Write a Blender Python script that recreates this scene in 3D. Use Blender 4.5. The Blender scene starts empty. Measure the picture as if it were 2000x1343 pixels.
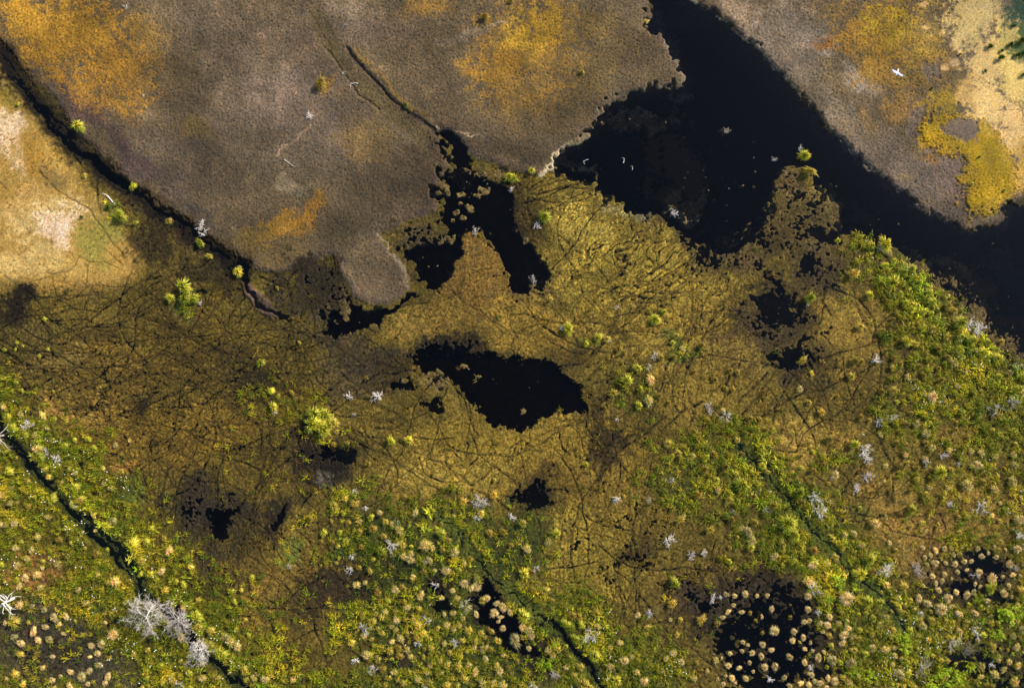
import bpy, math, random, colorsys
import numpy as np
from mathutils import Vector

# ------------------------------------------------------------------ camera, world, sun, exposure
SC = bpy.context.scene
COL = SC.collection
PXM = 0.05                                    # metres per photo pixel on the ground
def wx(px): return (px - 1000.0) * PXM
def wy(py): return (671.5 - py) * PXM
cam_d = bpy.data.cameras.new('camera'); cam = bpy.data.objects.new('camera', cam_d)
COL.objects.link(cam)
cam_d.lens = 24; cam_d.sensor_width = 36; cam_d.clip_start = 0.5; cam_d.clip_end = 6000
cam.location = (0, 0, 66.75); cam.rotation_euler = (0, 0, 0)
SC.camera = cam

SUN_EL, SUN_AZ = math.radians(30), math.radians(38)        # azimuth measured from +X towards +Y
world = bpy.data.worlds.new('World'); SC.world = world; world.use_nodes = True
nt = world.node_tree; nt.nodes.clear()
sky = nt.nodes.new('ShaderNodeTexSky'); sky.sky_type = 'NISHITA'; sky.sun_disc = False
sky.sun_elevation = SUN_EL; sky.sun_rotation = math.pi/2 - SUN_AZ
bg = nt.nodes.new('ShaderNodeBackground'); bg.inputs['Strength'].default_value = 0.14
wo = nt.nodes.new('ShaderNodeOutputWorld')
nt.links.new(sky.outputs[0], bg.inputs[0]); nt.links.new(bg.outputs[0], wo.inputs[0])
sd = bpy.data.lights.new('sun', 'SUN'); sun = bpy.data.objects.new('sun', sd); COL.objects.link(sun)
sd.energy = 4.6; sd.angle = math.radians(0.6); sd.color = (1.0, 0.925, 0.81)
sdir = Vector((math.cos(SUN_EL)*math.cos(SUN_AZ), math.cos(SUN_EL)*math.sin(SUN_AZ), math.sin(SUN_EL)))
sun.rotation_euler = sdir.to_track_quat('Z', 'Y').to_euler(); sun.location = (0, 0, 30)
SC.view_settings.view_transform = 'Standard'; SC.view_settings.look = 'None'
SC.view_settings.exposure = 0.25; SC.view_settings.gamma = 1
SC.cycles.max_bounces = 8; SC.cycles.transparent_max_bounces = 16

rnd = random.Random(7); rng = np.random.default_rng(11)
F = np.float32

# ------------------------------------------------------------------ numeric helpers
_perm = np.random.default_rng(5).integers(0, 256, 256).astype(np.int32)
_ga = np.random.default_rng(6).uniform(0, 2*np.pi, 256)
_gx = np.cos(_ga).astype(F); _gy = np.sin(_ga).astype(F)
def gnoise(x, y, s, seed=0):
    """gradient noise, about -0.7..0.7, feature size s photo pixels"""
    c_, s_ = math.cos(seed*1.37+.4), math.sin(seed*1.37+.4)
    x, y = ((x*c_-y*s_) / s + seed*17.31).astype(F), ((x*s_+y*c_) / s - seed*9.77).astype(F)
    xi = np.floor(x).astype(np.int32); yi = np.floor(y).astype(np.int32)
    xf = x - xi; yf = y - yi
    u = xf*xf*xf*(xf*(xf*6-15)+10); v = yf*yf*yf*(yf*(yf*6-15)+10)
    def g(ix, iy, dx, dy):
        h = _perm[(_perm[(ix + seed*31) & 255] + iy) & 255]
        return _gx[h]*dx + _gy[h]*dy
    a = g(xi, yi, xf, yf); b = g(xi+1, yi, xf-1, yf); c = g(xi, yi+1, xf, yf-1); d = g(xi+1, yi+1, xf-1, yf-1)
    return ((a*(1-u)+b*u)*(1-v) + (c*(1-u)+d*u)*v).astype(F)
def fbm(x, y, s, octv, seed=0, gain=0.55):
    t = 0; a = 1
    for k in range(octv):
        t = t + a*gnoise(x, y, s/(2.03**k), seed+k); a *= gain
    return t
def sstep(a, b, v):
    t = np.clip((v-a)/(b-a), 0, 1); return t*t*(3-2*t)
def lin(c):
    c = np.array(c, float)/255.0
    return np.where(c <= 0.04045, c/12.92, ((c+0.055)/1.055)**2.4)
KA = 1.0                                       # picture value -> albedo
def alb(r, g, b, k=None): return (lin((r, g, b))*(KA if k is None else k)).astype(F)

# ------------------------------------------------------------------ terrain grid (one sheet to the horizon)
STEP = 1.4                                     # photo pixels between vertices in the core
cx = np.arange(-70, 2071, STEP); cy = np.arange(-60, 1404, STEP)
ext = []; d = 3.0; t = 0
while t < 30000: t += d; ext.append(t); d *= 1.16
ext = np.array(ext)
GX = np.concatenate([cx[0]-ext[::-1], cx, cx[-1]+ext]).astype(F)
GY = np.concatenate([cy[0]-ext[::-1], cy, cy[-1]+ext]).astype(F)
NX, NY = len(GX), len(GY)
PX, PY = np.meshgrid(GX, GY)
N3 = gnoise(PX, PY, 4.2, 1); N6 = gnoise(PX, PY, 8, 2); N14 = fbm(PX, PY, 16, 2, 3)
N40 = fbm(PX, PY, 45, 3, 7); N120 = fbm(PX, PY, 130, 3, 12); N400 = fbm(PX, PY, 420, 2, 19)
WN = np.random.default_rng(3).normal(0, 1, PX.shape).astype(F)
NB = N3*0.55 + N6*0.6 + N14*0.6 + .13*WN                 # speckle used to break up edges
WX = 14*N40 + 5*N14 + 3*N6
BX = 34*N120 + 22*N40; BY = 34*fbm(PX, PY, 130, 3, 44) + 22*fbm(PX, PY, 45, 2, 47)   # warp of the soft patches
WY = 14*fbm(PX, PY, 45, 3, 23) + 5*fbm(PX, PY, 16, 2, 27) + 2.5*gnoise(PX, PY, 8, 29)

H = np.zeros_like(PX); C = np.zeros((NY, NX, 3), F); G = np.zeros_like(PX)   # height (m), base colour, grass density
TH = [0]*1

def sub(x0, x1, y0, y1):
    i0, i1 = np.searchsorted(GX, [x0, x1]); j0, j1 = np.searchsorted(GY, [y0, y1])
    return slice(j0, j1), slice(i0, i1)
def poly(pts, feather=10, warp=1.0, big=0.0):
    """soft mask (0..1) of a polygon in photo pixels, edges broken by warp noise"""
    p = np.array(pts, F).reshape(-1, 2); m = feather + 30*warp + 60*big + 4
    s = sub(p[:, 0].min()-m, p[:, 0].max()+m, p[:, 1].min()-m, p[:, 1].max()+m)
    X = PX[s] + warp*WX[s] + big*BX[s]; Y = PY[s] + warp*WY[s] + big*BY[s]
    d2 = np.full(X.shape, 1e12, F); ins = np.zeros(X.shape, bool)
    for (ax, ay), (bx, by) in zip(p, np.roll(p, -1, 0)):
        ex, ey = bx-ax, by-ay; l2 = ex*ex+ey*ey
        if l2 < 1e-6: continue
        t = np.clip(((X-ax)*ex + (Y-ay)*ey)/l2, 0, 1)
        d2 = np.minimum(d2, (X-ax-t*ex)**2 + (Y-ay-t*ey)**2)
        c = (ay > Y) != (by > Y)
        if ey != 0: ins ^= c & (X < ex*(Y-ay)/ey + ax)
    sdv = np.sqrt(d2)*np.where(ins, 1, -1)
    return s, sstep(-feather*0.5, feather*0.5, sdv)
def blob(x, y, rx, ry=None, ang=0, soft=0.5, warp=0.7):
    ry = ry or rx; warp = warp*min(1.0, min(rx, ry)/45.0); R = max(rx, ry)*1.1 + 45*warp
    s = sub(x-R, x+R, y-R, y+R)
    dx = PX[s]+warp*(BX[s]+8*N6[s])-x; dy = PY[s]+warp*(BY[s]+8*N14[s])-y; c, q = math.cos(math.radians(ang)), math.sin(math.radians(ang))
    r = np.sqrt(((dx*c+dy*q)/rx)**2 + ((-dx*q+dy*c)/ry)**2)
    return s, 1-sstep(1-soft, 1.0, r)
def line(pts, w, soft=0.6, warp=0.5):
    """soft mask of a band of half-width w along a polyline"""
    p = np.array(pts, F).reshape(-1, 2); m = w + 30*warp + 4
    s = sub(p[:, 0].min()-m, p[:, 0].max()+m, p[:, 1].min()-m, p[:, 1].max()+m)
    X = PX[s] + warp*WX[s]; Y = PY[s] + warp*WY[s]; d2 = np.full(X.shape, 1e12, F)
    for (ax, ay), (bx, by) in zip(p[:-1], p[1:]):
        ex, ey = bx-ax, by-ay
        t = np.clip(((X-ax)*ex + (Y-ay)*ey)/max(ex*ex+ey*ey, 1e-6), 0, 1)
        d2 = np.minimum(d2, (X-ax-t*ex)**2 + (Y-ay-t*ey)**2)
    return s, 1-sstep(1-soft, 1.0, np.sqrt(d2)/w)
def brk(sm, k=0.9, w=0.25):
    """break a soft mask into speckles"""
    s, m = sm
    r = sstep(0.5-w, 0.5+w, m + (NB[s]+.5*N40[s])*k*1.5*np.minimum(1, 4*m*(1-m)+0.1))
    return s, r*np.minimum(1, m*6)
def col(sm, rgb, op=1.0):
    s, m = sm; m = (m*op)[..., None]; C[s] = C[s]*(1-m) + alb(*rgb)*m
def hgt(sm, h, op=1.0):
    s, m = sm; m = m*op; H[s] = H[s]*(1-m) + h*m
def add(sm, h):
    s, m = sm; H[s] += h*m
def grs(sm, v, op=1.0):
    s, m = sm; m = m*op; G[s] = G[s]*(1-m) + v*m
# ------------------------------------------------------------------ the bog: base moss mat
C[:] = alb(98, 83, 32); H[:] = 0.07
MUD_L = [-300,-300, -300,20, -20,60, 0,92, 40,130, 100,185, 140,250, 190,300, 240,350, 300,395, 350,430, 400,470, 450,505, 490,525, 545,535, 600,520, 640,498,
  655,500, 668,545, 690,575, 715,588, 750,594, 780,585, 797,560, 796,535, 770,500, 742,470, 738,455, 770,448, 800,430, 850,412, 857,350, 878,325, 868,290, 855,262, 862,252, 880,258,
  905,285, 925,305, 965,318, 1000,335, 1060,342, 1085,330, 1092,300, 1120,285, 1150,262, 1176,238, 1168,218, 1200,198, 1232,180, 1290,172, 1336,165, 1328,130, 1300,95, 1288,60, 1272,30, 1262,0, 1255,-300]
MUD_R = [1340,-300, 1345,0, 1400,30, 1430,45, 1460,80, 1500,118, 1550,175, 1600,230, 1620,250, 1660,290, 1700,325, 1745,365, 1790,398, 1850,436, 1900,449, 1950,435, 1990,400, 2040,370, 2400,330, 2400,-300]
TONGUE = [560,545, 600,520, 640,498, 655,500, 668,545, 690,575, 715,588, 750,594, 780,585, 797,560, 796,535, 770,500, 742,470]
# --- moss mat tints (big soft areas)
def mat():
    for (x, y, rx, ry, a, c, o) in [
        (1230,520,330,170,20,(150,124,50),.85), (1130,450,120,80,20,(168,140,62),.7), (1380,640,260,130,0,(138,110,46),.7), (950,560,130,140,0,(112,86,38),.8),
        (880,620,170,80,-10,(108,84,38),.8), (1050,640,150,90,0,(128,100,42),.7), (1100,900,260,130,0,(134,106,42),.8), (1150,1080,190,170,0,(128,106,40),.8), (940,860,230,90,0,(118,96,36),.8),
        (880,930,170,90,0,(140,114,48),.7), (620,1130,190,120,0,(104,80,34),.7), (340,640,300,90,0,(84,66,24),.8), (200,610,180,50,0,(96,78,30),.7), (230,720,220,80,0,(104,80,32),.7),
        (180,840,150,90,20,(142,108,48),.8), (330,860,200,110,10,(110,84,30),.8), (430,820,160,90,0,(112,86,32),.7), (430,720,160,70,0,(82,64,24),.6), (680,730,140,70,0,(74,58,30),.7),
        (640,620,110,70,0,(66,54,32),.8), (720,690,110,40,-10,(76,62,38),.8), (600,740,130,70,0,(88,72,26),.6), (430,1110,160,60,0,(86,66,30),.7),
        (520,930,90,90,0,(92,72,28),.6), (1560,430,110,90,0,(52,42,22),.9), (1480,600,110,70,0,(84,68,34),.8), (1600,560,90,80,0,(96,76,36),.7), (1640,650,150,140,0,(124,98,42),.8),
        (1560,880,160,110,-10,(146,116,52),.8), (1380,800,140,110,0,(118,94,38),.6), (1450,700,120,60,0,(108,88,46),.6), (1760,1000,170,110,20,(128,98,46),.8), (1840,820,150,90,20,(112,88,34),.6), (1900,860,130,60,0,(140,106,50),.5),
        (1380,1150,140,80,0,(96,74,34),.7), (1480,1120,120,60,0,(80,62,34),.7), (1250,1000,120,100,0,(104,82,32),.6),(1850,1110,120,60,0,(110,84,44),.6), (1500,480,60,50,0,(70,58,34),.7),
        (800,1010,140,70,0,(116,92,38),.5), (600,1030,120,60,0,(92,76,32),.6), (1480,920,110,50,40,(120,96,42),.6), (820,1250,100,70,0,(86,72,34),.5), (120,700,120,60,0,(102,84,44),.6)]:
        col(brk(blob(x, y, rx, ry, a, 0.85, 1.3), 0.4, 0.5), tuple(v_*((1.13, 1.17, 1.12) if x < 850 else (1.06, 1.09, 1.04))[i_] for i_, v_ in enumerate(c)), o)
mat()
# pale ground left of the upper ditch
LG = [-300,60, 0,110, 40,200, 110,290, 170,370, 230,440, 270,500, 270,545, 215,560, 120,572, 30,560, -300,600]
col(poly(LG, 40, 1.0), (172,136,66)); hgt(poly(LG, 30, 1), 0.14)
for (x, y, rx, ry, a, c, o) in [(5,260,60,100,-20,(226,184,136),1), (80,430,130,90,10,(212,172,104),1), (105,455,75,66,20,(234,190,146),1), (60,510,120,50,0,(208,168,96),.9), (120,480,30,24,0,(226,180,132),.9),
    (30,400,50,60,0,(190,142,70),.7), (205,470,60,75,-30,(132,120,50),.85), (190,410,50,50,0,(150,122,60),.7), (75,300,60,50,30,(150,108,38),.7), (110,340,40,30,40,(122,98,54),.8), (60,360,60,35,10,(186,140,72),.6), (20,180,30,60,-30,(120,104,34),.7), (25,490,40,30,0,(170,126,58),.6), (150,520,50,30,0,(190,150,74),.6)]:
    col(brk(blob(x, y, rx, ry, a, 0.9, 1.3), 0.4, 0.5), (c[0], c[1]*1.04, c[2]*1.1), o)
# --- mud flats
for P in (MUD_L, MUD_R):
    mk = brk(poly(P, 9, 0.5), .35, .4); col(mk, (106,92,72)); hgt(poly(P, 18, 0.5), 0.30)
ISL = [470,552, 485,550, 505,570, 530,590, 542,615, 530,626, 505,605, 480,580]
col(poly(ISL, 5, .4), (92,74,68)); hgt(poly(ISL, 8, .4), 0.25)
MK = np.zeros_like(PX)
for P in (MUD_L, MUD_R, ISL):
    s, m = poly(P, 14, 0.5); MK[s] = np.maximum(MK[s], m)
def onmud(sm):
    s, m = sm; return s, m*MK[s]
for (x, y, rx, ry, a, c, o) in [  # purple-grey, brown and pale patches of the mud
    (520,200,260,180,0,(112,98,86),.7), (620,230,180,120,30,(124,108,98),.7), (640,60,220,80,0,(114,98,84),.7), (430,60,130,90,0,(110,96,84),.6), (360,170,120,70,30,(88,76,60),.7), (330,290,150,60,35,(96,84,74),.7),
    (150,190,120,45,42,(92,74,70),.9), (260,310,130,40,42,(84,70,70),.9), (380,400,150,50,38,(78,68,62),.9), (480,450,110,60,20,(88,76,60),.7), (700,440,120,60,0,(80,70,58),.8), (780,380,120,70,0,(84,72,58),.7),
    (640,480,50,50,0,(80,70,56),.5), (740,540,60,50,30,(92,79,68),.4), (480,370,90,50,0,(90,78,62),.6), (560,352,34,26,30,(150,136,112),.95), (580,372,20,16,0,(130,118,98),.8), (690,30,60,60,0,(122,108,96),.5),
    (900,180,130,120,40,(104,90,72),.6), (960,280,150,60,10,(92,80,68),.7), (1110,210,140,70,-20,(96,82,60),.8), (1240,110,80,90,0,(98,84,64),.8), (1080,300,90,40,-20,(90,78,64),.7), (1240,190,70,22,-10,(108,100,78),.7),
    (760,350,150,110,0,(76,66,54),.8), (560,300,260,70,10,(88,78,66),.6), (420,330,120,60,30,(80,70,60),.6), (850,330,60,90,0,(66,56,46),.7), (1000,300,120,40,0,(76,66,52),.7), (340,130,60,60,0,(92,80,60),.6), (640,440,90,40,0,(82,72,56),.7),
    (1540,90,120,110,45,(132,118,106),.8), (1640,220,180,50,42,(116,104,90),.8), (1760,330,170,50,40,(110,98,92),.8), (1700,300,130,50,40,(120,106,92),.6), (1680,160,70,24,30,(150,136,126),.9), (1430,20,60,30,20,(150,130,112),.8),
    (1860,330,70,90,0,(128,110,104),.8), (1860,420,80,30,10,(104,92,84),.8), (1575,75,80,30,20,(140,126,116),.7), (1600,105,50,20,30,(150,136,122),.6), (1960,410,60,40,-30,(112,98,82),.7)]:
    col(onmud(brk(blob(x, y, rx, ry, a, 0.7, 1.0), 0.35, 0.5)), c, o)
for (x, y, rx, ry, a, c, o) in [  # orange and golden moss on the mud
    (120,70,230,125,10,(180,122,30),1), (60,30,110,70,0,(196,134,38),.8), (230,150,110,80,20,(172,116,36),.95), (170,60,110,50,0,(190,132,40),.7), (300,60,60,50,0,(140,100,36),.8), (300,110,40,80,0,(140,100,40),.7), (200,190,110,40,20,(170,114,36),.7),
    (560,450,75,55,-20,(160,108,28),.95), (610,405,35,30,0,(158,104,30),.8), (500,470,60,40,0,(120,90,30),.7), (560,500,70,30,0,(112,86,32),.6), (370,255,50,40,0,(116,88,32),.6), (720,270,70,60,20,(128,92,36),.6), (680,230,90,50,30,(116,88,44),.5),
    (1030,100,150,130,-20,(162,114,38),.9), (1040,70,60,60,0,(190,136,34),.9), (1060,40,40,50,0,(196,140,36),.7), (975,140,70,60,0,(166,112,30),.8), (1010,190,120,60,0,(140,100,40),.7), (830,15,80,30,0,(156,108,36),.8), (1160,120,90,80,0,(124,94,44),.6),
    (1000,250,110,50,0,(112,86,50),.6), (628,165,26,24,0,(170,118,30),.8), (1150,40,80,60,0,(132,100,42),.6), (945,38,20,14,0,(150,104,24),.7),
    (1720,60,120,110,0,(160,112,34),.95), (1740,55,70,60,0,(188,144,24),.8), (1700,120,110,60,20,(162,112,36),.8), (1800,110,90,80,0,(166,120,44),.9), (1800,60,60,80,0,(178,134,48),.7), (1600,88,28,18,10,(166,100,26),.95),
    (1750,215,60,45,-30,(156,108,44),.8), (1700,260,60,30,20,(128,100,60),.5), (1650,150,60,40,20,(130,100,60),.5), (1770,160,100,50,0,(150,108,40),.7), (1850,170,60,50,-40,(142,106,54),.8),
    (1840,210,60,40,-50,(178,134,30),.9), (1820,250,60,35,0,(178,126,26),.95), (1900,270,90,55,20,(170,122,24),.95), (1925,340,75,80,0,(184,148,20),1), (1905,395,55,38,-20,(176,140,18),1), (1950,350,50,60,0,(214,162,50),.7), (1930,400,40,14,-20,(220,170,80),.7),
    (1620,20,40,30,0,(150,110,50),.6), (1640,330,40,16,40,(120,94,50),.5), (1770,352,20,12,0,(130,100,50),.6), (1818,312,22,14,0,(146,98,34),.8)]:
    col(onmud(brk(blob(x, y, rx*1.15, ry*1.15, a, 0.95, 1.0), 0.75, 0.5)), (c[0]*.90, c[1]*1.0, c[2]*1.15+5), o*.86)
for (x, y, rx, ry, a, c, o) in [  # sand-coloured dry moss at the right edge
    (1900,40,80,90,0,(200,168,104),.95), (1920,130,75,80,0,(216,176,108),1), (1930,210,75,60,0,(224,182,112),1), (1985,120,60,200,0,(214,178,100),1), (1975,260,50,80,0,(222,178,112),1), (1990,330,34,90,0,(190,150,74),.9),
    (1885,180,30,60,0,(206,162,92),.7), (1990,20,60,50,30,(44,66,50),1), (2005,80,30,60,10,(70,84,48),1), (1975,80,30,40,0,(120,116,60),.5), (1808,52,10,8,0,(222,180,120),.7), (1842,130,16,10,0,(220,176,120),.7), (1800,12,14,8,0,(230,180,120),.7), (1860,120,18,16,0,(214,170,116),.6)]:
    col(brk(blob(x, y, rx, ry, a, 0.8, 1.0), 0.6, 0.45), (c[0], c[1]*1.03, c[2]*1.08), o)
q = onmud(brk(poly([1855,225, 1905,235, 1950,265, 1975,310, 1985,350, 1975,395, 1930,415, 1885,420, 1870,395, 1880,350, 1870,310, 1840,290, 1800,270, 1785,245, 1810,225], 26, 1.2), 1.2, .45)); col(q, (164,134,22), .8)
qq = brk(blob(1880,255,50,24,10,.9,1.0), 1.2, .4); col(qq, (112,96,80), .7); add(q, .10)
for P in ([1795,120, 1825,130, 1835,108, 1835,155, 1820,150, 1815,165, 1800,145], [1765,250, 1780,215, 1810,205, 1805,225, 1785,250, 1782,275, 1766,270], [1860,232, 1905,236, 1910,262, 1885,280, 1840,262, 1830,250]):
    q = brk(poly(P, 8, .5), .5, .2); col(q, (112,98,90), .85); add(q, -0.05)
# pale crust along the shores
for P, w, c, o in [([1345,-5, 1368,16, 1400,34, 1420,48],6,(190,172,140),.9), ([1420,48, 1460,80, 1500,118, 1560,185],6,(150,134,112),.5), ([1100,292, 1088,310, 1078,330, 1062,342],9,(176,164,136),.9), ([1100,292, 1130,275, 1160,255],8,(140,128,98),.6), ([1168,215, 1172,236],7,(140,128,110),.7),
    ([1280,40, 1305,90, 1330,130, 1335,165],10,(112,100,86),.7), ([740,455, 760,490, 790,520],3,(150,138,116),.6), ([855,250, 885,258],3,(180,160,130),.8), ([880,258, 930,262],2.5,(170,150,124),.6), ([1336,165, 1270,175, 1220,200],10,(110,104,84),.6),
    ([797,560, 796,535, 775,500],6,(120,108,90),.6), ([545,300, 600,262, 612,250],3,(150,126,108),.5), ([905,70, 960,50, 985,45],6,(150,132,112),.5), ([860,85, 900,75, 950,60],12,(128,112,96),.5)]:
    col(brk(line(P, w*1.15, .7, .9), .8, .3), c, min(1, o*1.25))
# shallow runnels in the mud (the old drains)
for P, w, dp in [([620,30, 640,80, 680,120, 730,180, 780,230, 830,280],26,-.10), ([680,95, 720,145, 760,190, 810,230, 850,255],5,-.12), ([640,100, 670,140, 700,185, 740,215],4,-.10), ([150,265, 200,300, 240,345],10,-.06)]:
    s, m = line(P, w, .8, .3); H[s] += dp*m
col(brk(line([620,30, 650,100, 700,160, 760,215, 820,265], 24, .8, .5), .4, .4), (92,82,52), .55)
col(line([682,98, 720,145, 760,190, 810,232, 850,255], 6, .7, .5), (62,52,50), .8)
add(line([690,92, 735,140, 775,185, 815,222, 850,250], 8, .9, 1.0), 0.05)
col(brk(line([700,100, 760,165, 800,205, 830,235], 6, .9, 1.0), 1.3, .3), (124,100,44), .6)
# shore profile: dark wet rim and slope
for P in (MUD_L, MUD_R):
    s, m = poly(P, 46, 0.5); e = 4*m*(1-m)*MK[s]
    e = e*np.where(m < .5, 1, 1); C[s] = C[s]*(1-.30*np.clip(e, 0, 1)[..., None]) + alb(92,76,80)*(.30*np.clip(e, 0, 1)[..., None])
MUDTINT = 1
# --- dark wet peat areas
for (x, y, rx, ry, a, o) in [(400,1010,90,90,0,.9), (470,1040,120,70,0,.6), (380,960,60,60,0,.6), (620,900,80,60,30,.95), (545,1005,40,50,20,.8), (650,1150,80,55,-30,.8), (20,590,38,48,0,.95), (5,615,50,30,0,.8), (600,580,70,70,0,.7), (640,640,60,60,0,.5),
    (1040,975,60,30,10,.7), (1520,600,80,70,20,.8), (1570,720,70,50,0,.7), (1450,640,60,30,0,.5), (300,500,90,50,40,.7), (420,540,110,50,30,.7), (340,590,160,60,10,.3), (500,740,60,30,0,.6), (1380,1180,100,90,0,.7), (1480,1150,110,70,0,.8),
    (1520,1260,150,120,0,.9), (1560,1180,110,60,0,.8), (1900,1090,110,50,10,.85), (1850,1150,80,40,0,.8), (1950,1180,90,60,0,.6), (1960,1280,60,60,0,.6), (980,1190,80,70,30,.95), (1050,1260,70,70,20,.8), (850,1150,60,40,0,.7), (780,1270,60,50,0,.5), (870,690,110,35,10,.9), (1100,720,60,60,0,.4),
    (760,720,60,60,0,.6), (1180,850,40,60,0,.5), (420,1240,30,20,0,.5), (1185,860,34,90,0,.6), (450,700,50,30,0,.5), (275,800,26,50,20,.6), (480,760,50,40,0,.4), (1130,730,30,60,0,.4), (1240,1080,60,50,0,.5), (210,650,80,24,0,.4), (90,690,70,24,0,.35), (340,690,60,20,0,.4), (700,680,80,50,0,.5), (1410,1010,20,20,0,.3), (970,440,130,110,0,.7), (820,480,80,60,0,.7), (640,560,60,70,0,.6), (1350,440,120,50,20,.6), (1450,490,110,40,0,.6), (1590,510,80,60,0,.6), (1690,520,30,50,0,.3),
    (1250,1080,60,60,0,.35), (1740,960,20,20,0,.5), (1300,960,40,20,-20,.3), (880,1240,30,30,0,.4), (280,800,18,40,20,.7), (300,860,20,16,0,.6), (360,1140,100,30,0,.3), (1900,560,120,40,30,.6), (1230,1330,20,20,0,.3), (300,450,50,30,40,.6),(1780,1170,30,20,0,.7)]:
    col(brk(blob(x, y, rx*1.15, ry*1.15, a, .85, 1.3), .6, .45), (34,27,18), min(1, o*1.15))
s, m = blob(632, 938, 30, 26, 30, .6, .8); col(brk((s, m), .3, .4), (84,76,64), .9)
for P in ([0,1200, 80,1190, 130,1180, 160,1230, 200,1280, 240,1343, 240,1500, -200,1500, -200,1200],):
    col(brk(poly(P, 60, 1.5), 1.1, .4), (62,54,44), .9)
# --- green areas and grass density
GR = [ # polygons: feather, colour under the grass, density
 ([-300,740, 0,745, 60,790, 120,820, 190,860, 180,900, 240,930, 280,980, 300,1020, 340,1050, 380,1090, 460,1130, 520,1200, 540,1300, 560,1500, -300,1500], (88,82,18), .95),
 ([650,1000, 720,980, 800,990, 850,1000, 880,1060, 920,1110, 980,1160, 1010,1220, 1090,1290, 1120,1500, 700,1500, 720,1300, 690,1240, 640,1180, 690,1100, 640,1050], (62,70,22), .62),
 ([1690,470, 1740,470, 1800,530, 1860,600, 1900,650, 1950,700, 2010,740, 2300,800, 2300,1000, 1960,960, 1900,900, 1880,850, 1800,870, 1720,850, 1740,780, 1800,740, 1760,660, 1740,580, 1700,530], (84,82,16), .85),
 ([1290,860, 1380,840, 1480,850, 1540,900, 1600,960, 1680,1030, 1700,1090, 1760,1150, 1800,1200, 1780,1290, 1650,1343, 1600,1200, 1560,1120, 1480,1080, 1420,1000, 1380,960, 1300,920], (84,84,20), .85),
 ([1060,1130, 1120,1150, 1200,1220, 1260,1230, 1320,1280, 1330,1500, 1150,1500, 1080,1290, 1040,1180], (80,84,22), .8),
 ([1780,1160, 1900,1180, 2300,1150, 2300,1500, 1640,1500, 1660,1310, 1740,1240], (84,80,22), .7),
 ([860,980, 1020,1000, 1080,1020, 1080,1090, 1000,1130, 940,1060], (56,66,26), .35),
 ([1850,900, 2300,880, 2300,1150, 1960,1060, 1880,1040, 1780,960], (104,88,30), .5),
 ([520,750, 560,740, 640,780, 660,840, 610,830, 530,810], (90,76,20), .4),
 ([430,1290, 640,1300, 720,1330, 720,1500, 430,1500], (80,80,22), .8)]
for P, c, g in GR:
    q = brk(poly(P, 110, 1.6, 1.4), .9, .35); col(q, c, .85); grs(q, g)
for (x, y, rx, ry, a, c, g) in [(85,940,90,40,40,(96,96,16),1), (230,950,40,40,30,(98,104,40),.35), (580,1080,32,40,20,(100,108,42),.15), (1340,680,50,30,20,(70,80,30),.3), (1240,770,60,50,0,(84,84,30),.4), (1280,615,26,20,0,(80,80,26),.4), (1150,670,50,20,-20,(84,84,26),.5),
    (1620,900,70,40,0,(80,80,20),.5), (1500,890,60,40,0,(84,84,26),.7), (1310,960,80,60,0,(84,82,30),.6), (1800,600,90,34,45,(78,92,14),1), (1900,690,80,26,45,(78,94,14),1), (1720,800,60,50,0,(90,88,24),.5), (900,1040,60,40,0,(90,96,18),.95), (830,1020,50,30,20,(60,70,26),.7),
    (365,600,40,30,0,(84,88,36),.2), (220,420,40,30,20,(104,104,34),.2), (60,1130,90,60,0,(120,92,40),.55), (40,1080,60,50,0,(120,100,36),.6), (280,1270,100,60,0,(74,76,20),1), (420,1180,80,50,30,(92,92,18),1), (1560,960,120,36,40,(72,84,20),.9), (1700,1130,90,30,48,(72,88,18),1),
    (960,1100,60,40,30,(52,66,28),.2), (1870,760,100,70,30,(90,86,14),.8), (130,880,120,30,40,(104,108,22),1), (1540,1040,90,50,30,(84,92,24),.9), (330,980,20,20,0,(60,60,20),.3), (1570,1110,60,40,10,(100,96,26),.8),(150,1000,100,60,30,(80,84,14),1)]:
    q = brk(blob(x, y, rx, ry, a, .8, 1.5), .8, .35); col(q, c, .8); grs(q, g, .9)
for (x, y, rx, ry, a, c) in [(60,1130,70,50,0,(140,100,50)), (20,1120,40,40,0,(140,100,50)), (75,1150,60,30,40,(132,92,48)), (500,1200,40,90,30,(110,84,38)), (1900,970,80,40,0,(140,108,52)), (1950,1000,70,60,0,(120,96,40)), (1800,1050,90,50,0,(134,104,48)), (240,905,40,20,-10,(150,108,52)),(120,800,60,16,35,(160,120,60))]:
    q = brk(blob(x, y, rx, ry, a, .7, 1.5), .7, .3); col(q, c, .7); grs(q, .2, .6)
for (x, y, rx, ry, a, o, g) in [(80,1265,190,100,15,.9,.16), (60,1210,110,60,0,.9,.14), (190,1320,110,60,0,1,.08), (660,1150,90,60,-30,.85,.08), (590,1190,60,50,0,.5,.2), (850,1145,50,30,20,.9,.15), (960,1180,90,50,50,.95,.08), (1060,1280,80,60,40,.8,.3), (770,1280,60,40,0,.7,.2),
    (1400,1190,110,80,0,.8,.08), (1520,1250,140,120,0,.95,.08), (1620,1270,60,70,0,.6,.3), (1900,1100,110,40,10,.95,.12), (1850,1150,70,36,0,.8,.15), (1960,1290,80,70,0,.7,.3), (1830,1180,40,20,0,.6,.3), (420,1130,120,40,0,.4,.2), (560,900,160,110,0,.3,.1)]:
    q = brk(blob(x, y, rx*1.15, ry*1.15, a, .8, 1.2), .6, .4); col(q, (66,60,44) if x < 300 else (40,34,24), o); grs(q, g, .95)
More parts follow.
